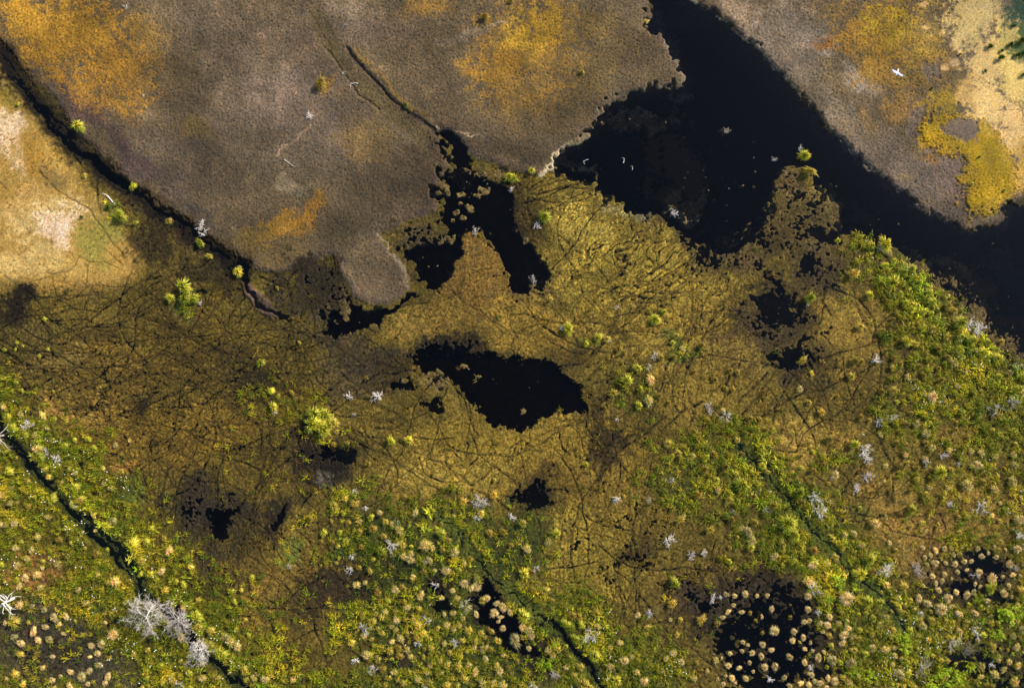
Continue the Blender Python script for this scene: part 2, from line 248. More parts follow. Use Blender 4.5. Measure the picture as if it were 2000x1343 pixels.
for (x, y, rx, ry, a, c) in [(960,1080,70,40,40,(64,72,26)), (830,1060,70,40,0,(62,70,22)), (860,1110,60,30,0,(46,60,24)), (700,1060,50,70,0,(56,68,26)), (760,1130,70,40,0,(52,64,26)), (1460,950,60,30,40,(70,84,28)), (1340,930,70,30,0,(78,82,30)), (250,960,50,30,30,(96,104,36)), (330,1240,90,50,30,(50,66,18)), (1340,690,60,30,20,(78,88,34)), (1690,1000,60,30,0,(60,70,20)), (200,1180,80,50,0,(52,68,18))]:
    q = brk(blob(x, y, rx, ry, a, .9, 1.6), .6, .45); col(q, c, .7); s, m = q; G[s] *= 1-.55*m
for (x, y, rx, ry, a, c, o) in [(590,560,90,50,-20,(44,38,28),.9), (625,575,50,50,0,(36,32,26),.85), (560,610,60,40,0,(62,54,36),.7), (630,650,80,40,0,(66,58,44),.8), (700,690,110,40,-8,(56,48,34),.8), (690,740,80,40,0,(70,60,42),.7), (840,680,70,24,0,(30,26,18),.85), (1000,695,60,14,0,(50,42,26),.6),
    (400,1000,100,110,10,(46,40,28),.8), (390,1060,90,40,0,(58,50,32),.7), (330,900,40,60,10,(74,60,30),.5), (480,1000,50,40,0,(50,42,28),.7), (550,1000,40,60,20,(40,34,24),.8), (610,870,70,50,30,(34,29,22),.9), (660,920,50,50,0,(36,32,24),.9), (650,1150,90,60,-20,(48,38,24),.8), (620,1180,110,40,-20,(60,48,28),.6), (710,1130,50,40,0,(50,42,26),.5),
    (560,730,60,40,0,(70,56,30),.6), (500,730,50,40,0,(52,44,28),.7), (430,690,80,30,0,(62,50,26),.6), (1180,870,30,80,10,(60,48,26),.7), (1140,940,60,30,0,(84,66,32),.5), (1040,945,50,30,0,(62,50,28),.7), (1540,640,50,70,0,(56,46,32),.8), (1480,620,80,40,10,(66,54,38),.7), (1410,650,60,30,-20,(76,62,40),.6), (1590,530,60,60,0,(48,40,26),.8), (1700,520,30,60,0,(70,58,34),.5),
    (1650,500,50,40,0,(58,48,30),.7), (1420,1160,120,60,0,(58,48,32),.8), (1310,1190,60,50,0,(76,62,36),.6), (790,1290,60,50,0,(58,48,30),.6), (1250,1080,60,50,0,(72,58,26),.5), (870,1000,40,40,0,(80,68,30),.4), (170,560,40,20,0,(90,72,36),.4), (240,610,120,40,0,(78,62,28),.4), (60,640,80,40,0,(80,70,40),.5)]:
    q = brk(blob(x, y, rx*1.2, ry*1.2, a, .95, 1.6), .5, .6); col(q, c, o); G[q[0]] *= 1-.6*q[1]*o
col(brk(blob(632, 938, 28, 24, 30, .8, .8), .4, .4), (88,80,68), .9)
# --- ditches of the green part: dark wet moss and open water
def ditch(P, w, c, h, wd, hd, off=0):
    grs(line(P, 46, .6, 1.0), 1.0, .9)
    q = line(P, w, .5, .6); col(brk(q, .3, .3), c, .95); hgt(q, h, .9); grs(q, 0, 1)
    q = line(P, wd, .6, .9); hgt(q, hd, 1)
BD = [-40,790, 0,835, 40,885, 90,945, 130,985, 170,1030, 215,1075, 250,1110, 275,1150, 310,1180, 345,1190, 368,1225, 385,1260, 430,1305, 480,1343, 560,1400]
ditch(BD, 15, (48,54,20), .03, 3.6, -.30); hgt(line([170,1030, 215,1075, 250,1110, 280,1150], 8, .8, 1), -.25)
ditch([170,1010, 230,1065, 270,1120, 275,1160], 20, (48,54,20), .03, 5, -.08)
q = poly([300,1170, 345,1180, 368,1215, 385,1255, 372,1262, 350,1225, 318,1200], 12, .5); hgt(q, -.7)
ditch([1440,870, 1500,930, 1560,1000, 1620,1070, 1680,1130, 1740,1190, 1770,1230], 15, (72,80,26), .05, 2.2, -.06)
ditch([860,1010, 900,1060, 945,1110, 1000,1160, 1060,1210, 1110,1250, 1150,1300, 1200,1380], 20, (72,78,26), .05, 2.2, -.04)
ditch([1075,1215, 1110,1250, 1150,1300, 1190,1360], 10, (38,42,20), 0.02, 3.6, -.3)
UD = [-60,60, 20,140, 60,200, 120,262, 160,310, 215,350, 265,385, 330,425, 380,465, 440,505, 490,540, 530,550]
for w, c, o in ((46,(62,50,26),.85), (30,(36,29,16),.95), (16,(24,19,12),.9)):
    q = brk(line([-10,90, 24,140, 70,200, 112,246, 165,304, 222,352, 280,395, 348,440, 408,482, 470,526], w, .8, 1.0), .6, .45); col(q, c, o)
    if w == 30: hgt(q, .03, .9)
hgt(line([30,145, 66,200, 104,245, 144,286, 192,322, 244,362, 295,392, 345,430, 404,470, 440,500], 7, .9, 1.2), -.13)
hgt(line([172,304, 212,338, 252,364], 11, .9, .8), -.5)
hgt(line([470,520, 480,560, 510,600, 560,625], 8, .8, .8), -.12)
# the dry islets beside it
# ------------------------------------------------------------------ open pools
def pool(P, depth=-1.2, f=20, warp=1.2, k=1.0, murk=0):
    s, m0 = poly(P, f, warp); m = sstep(.18, .82, m0 + NB[s]*k*np.minimum(1, 5*m0*(1-m0)))
    if murk:                                    # a fringe of drowned moss under shallow water
        s2, m2 = poly(P, murk*2, 1.5); q = sstep(.30, .62, m2 + .8*(N14[s2]+N40[s2]+.4*N6[s2])*np.minimum(1, 4*m2*(1-m2)+.05))*(m2 > .05)
        H[s2] = H[s2]*(1-q) + (-.03-.20*m2)*q; C[s2] = C[s2]*(1-.6*q[..., None]) + alb(84,70,42)*(.6*q[..., None]); G[s2] *= 1-q
        m = m*sstep(.35, .75, m2[...] if m2.shape == m.shape else poly(P, murk*2, 1.5)[1][s[0].start-s2[0].start:s[0].stop-s2[0].start, s[1].start-s2[1].start:s[1].stop-s2[1].start])
    H[s] = H[s]*(1-m) + depth*m; G[s] *= 1-m
LAKE = [1262,-300, 1262,0, 1275,40, 1302,90, 1332,130, 1338,168, 1290,174, 1232,182, 1200,200, 1172,222, 1178,242, 1150,265, 1120,287, 1100,300, 1092,330, 1130,350, 1165,350, 1180,375, 1230,408, 1270,418, 1320,440, 1360,470, 1400,498, 1440,488,
   1482,458, 1512,420, 1510,350, 1545,322, 1590,335, 1630,390, 1640,445, 1690,455, 1750,484, 1810,522, 1860,568, 1915,600, 1965,650, 2010,705, 2400,900, 2400,330, 2040,372, 1990,402, 1950,437, 1900,451, 1850,438, 1790,400, 1745,367, 1700,327, 1660,292, 1620,252, 1550,177, 1500,120, 1460,82, 1430,47, 1345,0, 1340,-300]
pool(LAKE, -1.5, 24, .6, .6, 20)
col(poly(LAKE, 20, .3), (40,34,26), 1)
SHL = [(1260,230,120,60,-10,-.30,(92,76,54)), (1330,330,110,110,20,-.62,(78,62,44)), (1240,215,70,30,-10,-.2,(92,80,58)), (1345,395,50,60,40,-.30,(92,78,50)), (1575,410,105,100,0,-.12,(112,96,54)), (1545,420,60,60,0,-.03,(84,68,38)), (1610,430,50,50,0,-.16,(80,64,40)), (1545,345,50,30,0,-.34,(80,64,40)), (1500,470,60,40,0,-.02,(84,68,38)), (1590,490,70,30,0,0,(84,68,38)), (1780,510,50,40,0,-.12,(104,88,52)), (1900,600,90,40,45,-.10,(104,88,52)), (1850,560,60,30,40,0,(96,80,46)), (1960,665,60,30,45,0,(90,74,44)),
   (1690,430,70,30,30,-.75,(66,52,50)), (1130,310,40,30,0,-.30,(80,66,48)), (1880,530,80,26,40,-.22,(84,68,42)), (1930,560,70,50,40,-.5,(74,58,36)), (1840,510,60,24,30,-.16,(80,66,40)), (1900,580,60,22,40,-.02,(92,74,44)), (1960,640,60,20,45,-.05,(88,72,42)), (1985,660,40,50,0,-.3,(70,58,40)), (1985,420,60,30,-30,-.2,(66,58,40)), (1990,520,60,70,0,-.5,(40,44,40)),
   (1330,420,60,24,20,-.05,(96,86,60)), (1430,480,50,16,0,-.12,(70,58,40)), (1500,460,50,40,0,-.03,(70,56,30)), (1460,520,60,24,0,.02,(74,60,36)), (1420,250,12,9,0,.03,(104,96,86)), (1150,330,50,12,0,-.06,(104,92,60)), (1330,40,30,40,0,-.9,(40,40,60)), (1298,30,26,50,-10,-.4,(62,52,62)), (1320,100,22,50,-20,-.3,(60,50,60)), (1330,185,40,16,0,-.25,(80,66,60))]
for (x, y, rx, ry, a, h, c) in SHL:
    s, m = brk(blob(x, y, rx, ry, a, .9, 1.5), .6, .5); m = sstep(0, .55, m); H[s] = np.maximum(H[s], H[s]*(1-m)+h*.75*m); col((s, m), c, .9)
# wet mud sloping under the water along both banks
for P, w in ((MUD_R, 64), (MUD_L, 50)):
    s, m = poly(P, w*2, .9); q = blob(1500, 250, 700, 480, 20, .1); inl = np.zeros_like(PX); inl[q[0]] = q[1]
    hh_ = -1.15*np.clip(1-2*m, 0, 1)**.8 + .02; H[s] = np.where((MK[s] < .5) & (inl[s] > .5) & (H[s] < -.02), np.maximum(H[s], hh_+.10*N14[s]), H[s])
    col((s, np.clip(m*2, 0, 1)*(MK[s] < .5)*inl[s]*(H[s] < 0)), (76,60,62), .75)
for P, dp in [
  ([860,345, 905,345, 945,350, 985,362, 1000,400, 1000,440, 1022,468, 1045,490, 1068,512, 1078,540, 1060,548, 1030,560, 1028,585, 1003,565, 985,520, 965,475, 942,448, 915,450, 897,480, 882,535, 857,568, 828,562, 820,520, 786,482, 812,480, 845,482, 868,468, 880,455, 850,440, 858,400], -1.1),
  ([862,255, 880,258, 900,282, 918,305, 922,330, 895,335, 885,310, 868,285], -.9),
  ([632,622, 652,602, 690,588, 720,600, 760,604, 792,588, 800,575, 812,578, 775,608, 742,632, 700,645, 662,660, 642,642], -1.0),
  ([812,690, 860,672, 892,684, 930,692, 990,702, 1050,700, 1086,712, 1104,740, 1132,757, 1142,802, 1100,797, 1060,817, 1020,838, 985,832, 940,806, 920,778, 893,762, 888,742, 850,728, 816,716], -1.2),
  ([772,748, 800,742, 806,760, 778,762], -.7), ([826,792, 862,786, 864,800, 832,804], -.7), ([400,1008, 462,995, 455,1015, 438,1030, 430,1050, 408,1030], -.8), ([536,1005, 556,985, 552,1018, 540,1026], -.5),
  ([1474,585, 1500,572, 1540,580, 1556,600, 1545,632, 1512,634, 1500,612, 1476,608], -.5), ([1518,704, 1545,695, 1575,680, 1570,705, 1545,718, 1524,714], -.9), ([1560,505, 1590,498, 1585,520, 1572,538, 1562,528], -.6), ([1590,460, 1640,445, 1640,470, 1600,480], -.6),
 ([1520,1170, 1560,1165, 1570,1185, 1530,1190], -.6),
  ([928,1135, 955,1140, 985,1180, 1012,1215, 1010,1255, 980,1255, 945,1215, 930,1180], -.8), ([1895,1082, 1935,1078, 1945,1100, 1900,1110], -.4), ([1870,1140, 1900,1138, 1900,1155, 1870,1155], -.4), ([1010,958, 1040,955, 1085,985, 1040,990, 1012,980], -.35),
  ([1680,318, 1690,318, 1690,322], -.2), ([850,1172, 875,1168, 880,1185, 855,1190], -.4), ([640,880, 690,870, 700,905, 660,910], -.12), ([1010,1255, 1060,1270, 1050,1290, 1010,1275], -.6)]:
    s, m = poly(P, 84, 1.2, .5); m = np.clip(m*1.5, 0, 1)**1.3*(.35 if dp == -1.2 else .8)*np.clip(.8+1.1*N14[s]+.5*N40[s], 0, 1); C[s] = C[s]*(1-m[..., None]) + alb(42,35,25)*m[..., None]; G[s] *= 1-m
    pool(P, dp, murk={-1.1: 16, -.9: 8, -1.0: 14, -.5: 16, -.6: 14}.get(dp, 0))
for (x, y, rx, ry, a, dp, k) in [(1515,1265,120,130,0,-.7,.9), (1475,1340,90,60,0,-.7,.9), (1560,1190,50,30,0,-.5,.9), (1905,1092,70,34,10,-.5,.8), (1872,1148,50,22,10,-.4,.8), (1960,1170,50,24,20,-.3,.8), (1620,1320,60,40,0,-.3,.8), (1010,1262,50,24,20,-.5,.8), (1420,1230,60,60,0,-.4,.7), (1690,1120,16,10,0,-.2,.5), (850,1160,40,18,10,-.4,.7), (1880,1300,90,40,0,-.25,.5), (1960,1320,60,40,0,-.3,.6)]:
    s, m = blob(x, y, rx, ry, a, .95, 1.2); m = sstep(.34, .56, m*k + .95*(N14[s]+.9*N40[s]+.5*N6[s])*np.minimum(1, 4*m))*(m > .02); H[s] = H[s]*(1-m) + dp*m; G[s] *= 1-m
for (x, y, rx, ry, a) in [(946,372,11,15,20), (934,385,9,8,0), (905,382,14,9,0), (920,412,14,9,10), (890,418,10,9,0), (903,428,9,7,0), (884,432,8,6,0), (900,400,7,5,0), (915,360,12,8,0), (872,372,9,14,0), (668,604,17,22,-20), (655,630,8,6,0), (790,746,11,7,0), (850,755,34,24,0),
   (876,470,22,12,0), (1040,553,14,10,0), (1450,360,5,4,0), (930,340,20,8,0), (975,340,14,10,0), (640,600,8,8,0), (1542,598,18,8,20), (1515,620,14,7,30), (1500,590,10,6,0), (905,716,12,7,0), (935,735,9,6,0), (825,505,3,3,0), (836,520,3,3,0), (1022,470,9,7,0), (1020,800,10,8,0)]:
    s, m = blob(x, y, rx*1.3, ry*1.3, a, .8, .9); m = sstep(.35, .6, m*(1.15 if y < 450 else .95) + .9*(.6*N6[s]+.5*N14[s]+.25*N3[s])); H[s] = H[s]*(1-m)+(.05+.10*N14[s])*m; col((s, m), (104,88,50), .9)
# mats broken into crumbs: black water shows through countless small holes
CRB = (.8*gnoise(PX, PY, 7.5, 97) + .55*gnoise(PX, PY, 4, 98) + .6*N14 + .7*N40)
for (x, y, rx, ry, a, k, c) in [(1360,465,150,40,20,.9,(84,70,42)), (1460,500,120,50,0,.8,(80,66,38)), (1570,420,100,110,0,.6,(92,78,42)), (1595,515,90,55,0,.8,(72,60,38)), (1520,605,90,66,10,1.0,(70,58,38)), (1565,700,60,60,0,.8,(70,58,38)), (1870,560,110,50,40,.7,(96,80,46)), (1955,640,80,56,45,.9,(92,76,44)), (1760,500,60,30,20,.8,(88,72,44)),
    (815,470,80,50,0,.8,(86,74,48)), (862,690,90,26,0,1.0,(60,50,32)), (905,352,60,44,0,1.0,(74,64,42)), (640,580,60,60,0,.6,(60,52,36)), (1250,1075,120,90,0,.45,None), (1500,1220,190,150,0,.85,(52,44,30)), (1905,1100,120,50,5,.85,(60,50,34)), (1040,968,56,28,10,1.0,(60,50,30)), (410,1000,80,80,0,.6,(50,42,30)), (1410,1160,130,60,0,.6,(56,46,32)), (1960,1300,90,60,0,.5,None),
    (660,640,70,40,0,.6,(70,60,40)), (1260,225,110,40,-10,.5,None), (960,1180,50,70,30,.7,(40,34,24)), (855,1150,50,26,10,.8,(44,38,26)), (1060,560,40,30,0,.7,(90,74,44)), (620,880,60,30,0,.7,(36,30,22)), (1620,640,60,40,0,.3,None), (650,1150,70,40,-20,.4,None), (780,790,40,20,0,.5,None)]:
    s, m = blob(x, y, rx*1.15, ry*1.15, a, 1.0, 1.4)
    if c: C[s] = C[s]*(1-.75*m[..., None]) + alb(*c)*(.75*m[..., None])
    q = sstep(.5, .72, m*k*.72 + CRB[s]*.62 + .06)*(m > .04)*(H[s] < .16); H[s] = H[s]*(1-q) - .55*q
for P, w, c, o in [([1345,-5, 1368,16, 1400,34, 1424,48],5,(206,188,156),.9), ([1424,48, 1465,84, 1505,122, 1560,185],4,(160,144,120),.5), ([1096,300, 1086,314, 1076,332, 1060,344],6,(176,164,138),.7), ([1100,292, 1130,275, 1160,255],6,(150,138,108),.6), ([1282,40, 1303,90, 1328,130, 1333,165],9,(124,112,98),.6), ([1640,272, 1700,328, 1790,400, 1850,440],7,(130,116,106),.5), ([1290,172, 1232,184, 1178,216],8,(120,112,90),.5),
    ([1185,408, 1230,412],14,(140,130,88),.45), ([1245,420, 1262,424],14,(120,114,92),.5)]:
    s, m = brk(line(P, w*1.2, .8, .6), .8, .4); col((s, m*(H[s] > -.05)), c, o)
# moss rafts: lighter crisp margins on the pools
for P in ([895,480, 915,455, 945,450, 965,480, 985,525, 1000,560, 940,600, 860,580, 880,540],):
    col(brk(poly(P, 12, .8), .4, .4), (112,86,38), .8)
# ------------------------------------------------------------------ cracks, animal trails and drying channels
# each entry: tile x0, tile y0 | lines in tile coordinates (tile scale 2.984) | optional leading w = half width
TR = {
 (0,450): """610,0 650,60 690,110 720,150|465,150 530,190 610,180 680,215|260,230 310,265 400,235 440,200 465,150|310,265 325,380 390,410 450,380 500,330 505,270 510,200|160,315 310,265|
 0,570 80,530 150,500 300,490 420,455 560,470|80,530 170,600 280,660 400,665 500,690|240,530 380,525 500,520 560,545|0,620 60,600 150,660 240,705 400,720 560,710 700,670 800,635 950,630 1100,620 1492,590|
 130,840 320,820 420,800 640,800 830,770 930,710 1020,650 1150,530 1200,440|130,840 170,910 250,990 320,950 420,900 540,870 640,800 740,720|320,950 400,1020 470,1130 560,1190 700,1280 800,1340|850,870 900,970 950,990 1040,940|
 w6 1030,680 1080,740 1150,830 1210,890|1190,760 1100,870 1050,930 1040,1050 1000,1200 970,1300|w8 1040,950 1110,1040 1220,1180|w7 850,1070 950,1060 1080,1085|1250,990 1240,1080 1230,1140|1110,990 1180,1010 1250,980 1400,970 1490,1000|
 w5 960,1310 1050,1220 1150,1165 1220,1180|1350,810 1380,730|w9 790,920 800,1000 830,1090 900,1150|500,690 560,710|200,0 190,0|0,700 100,740 140,800 130,840|640,800 700,850 770,900|560,545 620,600 700,640|600,100 700,190|
 50,870 130,840|20,940 50,870|700,670 640,600 520,560|1200,440 1180,330 1100,260|0,640 120,700 240,705|w5 1000,640 860,590 700,560 560,560|w5 1210,700 1340,640 1492,600|w6 1230,800 1340,870 1492,930|w5 400,920 640,880 820,860 1000,820""",
 (1000,0): """w5 90,1110 200,1080 350,1030 490,1010|w4 100,1130 250,1110 400,1060 500,1060|w4 60,1180 200,1150 300,1100 450,1090|90,1150 95,1220 110,1330|200,1220 300,1180 420,1120 520,1090|w4 400,1340 460,1270 540,1180 560,1160|w4 660,1200 690,1290 700,1340|310,1330 380,1270 480,1240|30,1060 90,1110 200,1040|80,1090 150,1010|w4 120,1160 260,1190 380,1170 470,1140""",
 (1000,450): """w4 230,230 330,130 380,60 400,0|w4 510,160 600,90 700,60 720,10 760,0|720,10 760,80 780,150 830,200|580,150 600,200 700,240 720,180 760,160|w5 560,360 650,310 760,290 840,220 900,150 950,90|w4 700,340 740,300 800,250 880,200 960,120|w4 840,300 920,250 1000,190 1080,170|600,400 760,370 900,360|900,300 930,380 960,400|
 w5 960,580 1050,520 1120,430 1150,370 1200,300 1250,250|1100,300 1140,350|1190,380 1250,350 1260,290|930,440 960,490 1000,520|550,570 600,500 680,490 750,480 870,470 910,430|600,600 740,590 830,600 960,570|1110,690 1110,590 1090,540 1110,440|w7 440,790 460,720 520,670 560,640|w7 440,870 500,800 570,760 650,720|
 w6 750,1260 850,1200 930,1110 1050,1030 1110,1000|w6 1320,1050 1330,990 1400,920 1492,830|w6 1340,1080 1400,1000 1492,930|0,1340 30,1240 100,1150|w4 280,1180 290,1270 340,1310|430,1140 470,1250 540,1270 600,1340|400,1200 420,1320|w6 440,1060 430,1150 500,1200 560,1280|w5 420,960 440,1100|w5 1000,250 900,340 800,400 740,470|w5 1340,330 1300,450 1220,540 1130,600""",
 (1000,893): """60,0 80,150 100,190|w4 290,0 330,60 400,200 410,300 430,380 450,500 450,640|w5 580,0 570,130 540,250 550,370 470,390 430,420 380,410 300,370 270,310 240,280|300,370 280,480|380,410 375,500 340,520|w4 640,0 620,170 600,210|w6 1440,0 1310,80 1150,120 1050,150 960,190 870,230 760,300 710,350 700,450|1000,180 990,120 1060,60|
 130,300 160,400 170,500 190,640 240,720 290,740 400,730 480,780|w4 190,650 330,640 440,620 510,610|w4 600,610 605,720 600,790 560,930 510,970|620,770 660,880 650,960 690,1000|715,640 720,880 730,960 720,1020|0,940 100,950 140,1000 280,1040 350,1010 480,980 550,1040|1190,480 1150,640 1050,800 980,900 880,960 760,990|760,1110 930,1105 960,1110|1000,260 1000,360|
 w5 0,250 100,280|w4 500,500 600,600 700,640 850,660 1000,640 1200,660|560,380 650,420 720,430|600,210 560,300 600,420|700,450 690,560 600,640|1300,80 1250,250 1240,400""",
 (500,893): """w4 630,310 640,450 660,520 650,600 620,690 550,730 500,720|w4 650,630 740,590 800,550|w4 430,280 430,400 420,520 440,660|240,440 310,480 330,540 310,630 240,660|0,660 80,690 130,740 120,830 65,880 0,870|w4 65,880 250,890 380,880|w4 160,850 260,770 400,690|w5 100,0 60,100 0,180|650,880 760,940 770,1050 800,1120|140,1170 200,1220 270,1280 270,1343|w4 200,1220 100,1300|
 680,680 800,640 920,635|900,400 950,350|w4 950,1010 1100,1015 1180,1010|w5 0,180 120,60 200,0|250,300 330,200 420,130|65,880 100,1000 120,1100 180,1190|190,1180 220,1070 330,1010 400,1000|400,1000 450,1060 560,1120|1160,180 1180,400|1210,120 1240,60 1290,0|950,0 990,100 1080,150|600,720 660,780 690,860""",
 (0,893): """740,60 780,150 800,210 850,260 900,330 940,345|820,50 850,180 890,260 945,340|940,200 945,340|1000,90 1030,190 1000,300 960,345|w6 750,470 830,410 930,350 1010,340|w7 1380,300 1492,190|w4 1340,530 1310,650 1290,750|w4 960,600 970,700 1100,710 1220,740 1330,820 1380,900 1370,1000|1360,870 1492,830|w5 160,950 160,1050 180,1100 250,1130|w5 540,1040 420,1130 390,1190|340,830 370,920 350,1000|
 w5 0,890 120,910 160,950|w5 390,1190 330,1250 300,1343|w5 250,1130 330,1180 390,1190|100,1343 200,1280 300,1250|0,1230 100,1240 200,1280|600,30 700,60 820,50|700,10 760,80|1200,0 1000,90|1210,640 1240,740|920,720 990,690|w4 1380,940 1492,920""",
 (1500,450): """w5 250,770 400,720 600,660 700,610 760,560 830,400|600,660 620,580 740,480|w4 260,1140 400,1080 470,1000 580,820 610,720|920,1110 1000,1080 1100,1060|w4 920,1110 850,1070 760,1050|w4 0,1280 160,1290 200,1190 260,1140|440,740 450,860 500,1000|w7 880,390 960,260|380,700 300,560 330,400|w4 900,650 920,760 900,840|w5 340,300 330,420 370,500""",
 (1500,893): """w7 1490,180 1350,290 1250,370 1170,450 1100,530 1000,620 920,770|w4 480,330 640,350 720,420 830,460 960,470 1080,470|730,0 720,250|650,340 760,340 850,380|900,300 980,380 960,450|w5 0,650 100,690 160,680|0,500 100,520|w5 320,380 450,370|850,350 1000,330 1040,420|w4 1200,420 1060,470 960,470""",
 (1500,0): """1300,0 1310,150 1320,250|1370,100 1370,240|1390,330 1350,470 1310,560|1280,650 1470,640|1470,640 1470,720|1400,600 1492,640|1100,660 980,740|330,350 290,340|1000,440 1080,420|w4 1150,800 1200,770 1260,700|1250,600 1160,650 1100,660""",
 (500,450): """w9 480,880 400,960 310,1050 250,1140 150,1250 100,1340|w6 280,1050 260,1150 170,1240 0,1343|w4 0,250 80,300 150,330|w4 150,330 260,200 340,160|w4 440,130 470,260|w5 840,450 1000,420|0,600 200,560 330,610|w4 330,1040 480,1080 620,1080|820,1140 900,1200 1000,1220 1150,1210|600,1240 700,1340|1080,1180 1130,1270 1200,1343|1250,1190 1300,1300|400,820 380,900|700,600 640,560""",
 (1000,0+1): "",
 (500,0): """w4 450,320 500,370 560,440 620,540 700,620 790,710|w3 340,100 390,200 440,280|w3 1060,960 1080,920 1060,860|1080,900 1150,960|560,330 540,290""",
 (0,0): """w7 0,420 60,450 130,520 200,580 260,630 330,720|w5 0,310 60,380 120,480 170,550|w6 230,640 300,720 400,850 470,960 520,1010|w4 150,540 200,490|w4 230,1000 330,1110 420,1170 520,1210 610,1343|w5 240,620 400,760 440,820|0,1060 40,1100|w4 870,1130 960,1210 1060,1300|w5 560,1060 580,1250""",
}
CR = np.zeros_like(PX)
def stamp(xs, ys, w, v):
    """lay a soft disc of radius w at every point (core grid only)"""
    r = int(math.ceil(w/STEP))+1; ox = len(ext)
    ix = np.rint((xs-cx[0])/STEP).astype(int); iy = np.rint((ys-cy[0])/STEP).astype(int)
    for a in range(-r, r+1):
        for b in range(-r, r+1):
            jx, jy = ix+a, iy+b; ok = (jx >= 0) & (jx < len(cx)) & (jy >= 0) & (jy < len(cy))
            jx, jy = jx[ok], jy[ok]; d = np.hypot(cx[jx]-xs[ok], cy[jy]-ys[ok])
            val = v*np.clip(1.25-d/w, 0, 1).astype(F)
            np.maximum.at(CR, (jy+ox, jx+ox), np.minimum(val, v))
def stroke(P, w, v, jit=5):
    ro = .55 if w > 1.25 else 1.0
    P = np.array(P, float); d = np.hypot(*np.diff(P, axis=0).T); L = np.concatenate([[0], np.cumsum(d)])
    t = np.arange(0, L[-1], 0.8)
    if len(t) < 2: return
    x = np.interp(t, L, P[:, 0]); y = np.interp(t, L, P[:, 1]); q = rnd.random()*999
    z = np.zeros_like(t)
    x = x + jit*gnoise(t, z+q, 38) + ro*3.2*gnoise(t, z+q+50, 11) + ro*1.5*gnoise(t, z+q, 5, 8); y = y + jit*gnoise(t, z+q+200, 38, 3) + ro*3.2*gnoise(t, z+q+250, 11, 4) + ro*1.5*gnoise(t, z+q+9, 5, 9)
    wv = w*(1+.9*gnoise(t, z+q+70, 14, 5)); vv = v*np.clip(.95+1.1*gnoise(t, z+q+90, 22, 6), .25, 1)
    k = 4
    for a in range(k):                      # a few width classes
        lo, hi = np.quantile(wv, [a/k, (a+1)/k]); sel = (wv >= lo) & (wv <= hi)
        if sel.any(): stamp2(x[sel], y[sel], float(wv[sel].mean()), vv[sel])
def stamp2(xs, ys, w, vv):
    for a in range(2):
        sel = (vv >= np.median(vv)) if a else (vv < np.median(vv))
        if sel.any(): stamp(xs[sel], ys[sel], max(w, 1.0), float(vv[sel].mean()))
for (ox_, oy_), txt in TR.items():
    for seg in txt.replace('\n', '').split('|'):
        seg = seg.split()
        if not seg: continue
        w = 2.0
        if seg[0][0] == 'w': w = float(seg[0][1:])*.55; seg = seg[1:]
        P = [(ox_+float(a.split(',')[0])/2.984, oy_+float(a.split(',')[1])/2.984) for a in seg]
        stroke(P, 1.35 if w < 2.1 else (1.7 if w < 2.5 else w*.95), .85 if w < 2.6 else .55)
# where the mat is: below the mud, not under open water
mat_m = np.ones_like(PX)
mat_m *= 1-MK
s, m = poly(LG, 60, 1); mat_m[s] *= 1-.8*m
mat_m *= sstep(-.35, -.05, H)
s, m = blob(1930, 150, 120, 260, 0, .4); mat_m[s] *= 1-m
# wandering side cracks grown from random seeds
def field(x, y):
    f = 0.5*math.sin(x/170.+1.3)+0.6*math.sin(y/140.+x/400.)
    if x > 1000 and y > 850: return 1.5 + .7*f
    if x > 1000: return -0.8 + .6*f
    if y > 900: return 1.2 + f
    return -0.15 + f
def mat_at(x, y):
    return mat_m[min(NY-1, int(round((y-cy[0])/STEP))+len(ext)), min(NX-1, int(round((x-cx[0])/STEP))+len(ext))]
def walk(x, y, a, n, turn, wob, w, v, jit=2):
    P = [(x, y)]; da = rnd.gauss(0, turn)
    for i in range(n):
        da += rnd.gauss(0, turn*.18); a += da + rnd.gauss(0, wob); x += 6*math.cos(a); y += 6*math.sin(a)
        if not (-40 < x < 2040 and 300 < y < 1380) or mat_at(x, y) < .25: break
        P.append((x, y))
    if len(P) > 3: stroke(P, w, v, jit)
for k in range(520):
    x, y = rnd.uniform(0, 2000), rnd.uniform(330, 1343)
    if x > 1650 and rnd.random() < .6: continue
    if mat_at(x, y) < .5: continue
    walk(x, y, field(x, y)+rnd.choice([0, 0, math.pi, 1.3, -1.2])+rnd.gauss(0, .25), int(rnd.uniform(6, 30)), .05, .2, rnd.choice([.9, 1.0, 1.3]), rnd.uniform(.3, .6))
for k in range(430):                    # long looping trails that cross one another
    if k < 220: x, y = rnd.gauss(300, 200), rnd.gauss(760, 110)
    elif k < 350: x, y = rnd.gauss(1180, 220), rnd.gauss(850, 230)
    elif k < 390: x, y = rnd.gauss(640, 120), rnd.gauss(1100, 90)
    else: x, y = rnd.gauss(1650, 120), rnd.gauss(760, 150)
    if not (0 < x < 2000 and 340 < y < 1343) or mat_at(x, y) < .4: continue
    walk(x, y, field(x, y)+rnd.choice([0, math.pi])+rnd.gauss(0, .5), int(rnd.uniform(25, 95)), .022, .10, rnd.choice([1.1, 1.5, 2.0, 2.6]), rnd.uniform(.38, .68), 3)
for k in range(100):                     # broad faint wet tracks
    x, y = rnd.choice([(rnd.gauss(300, 220), rnd.gauss(720, 120)), (rnd.gauss(1250, 220), rnd.gauss(760, 260))])
    if not (0 < x < 2000 and 340 < y < 1343) or mat_at(x, y) < .4: continue
    walk(x, y, field(x, y)+rnd.gauss(0, .4), int(rnd.uniform(20, 60)), .015, .05, rnd.uniform(2.5, 6.5), rnd.uniform(.25, .48), 3)
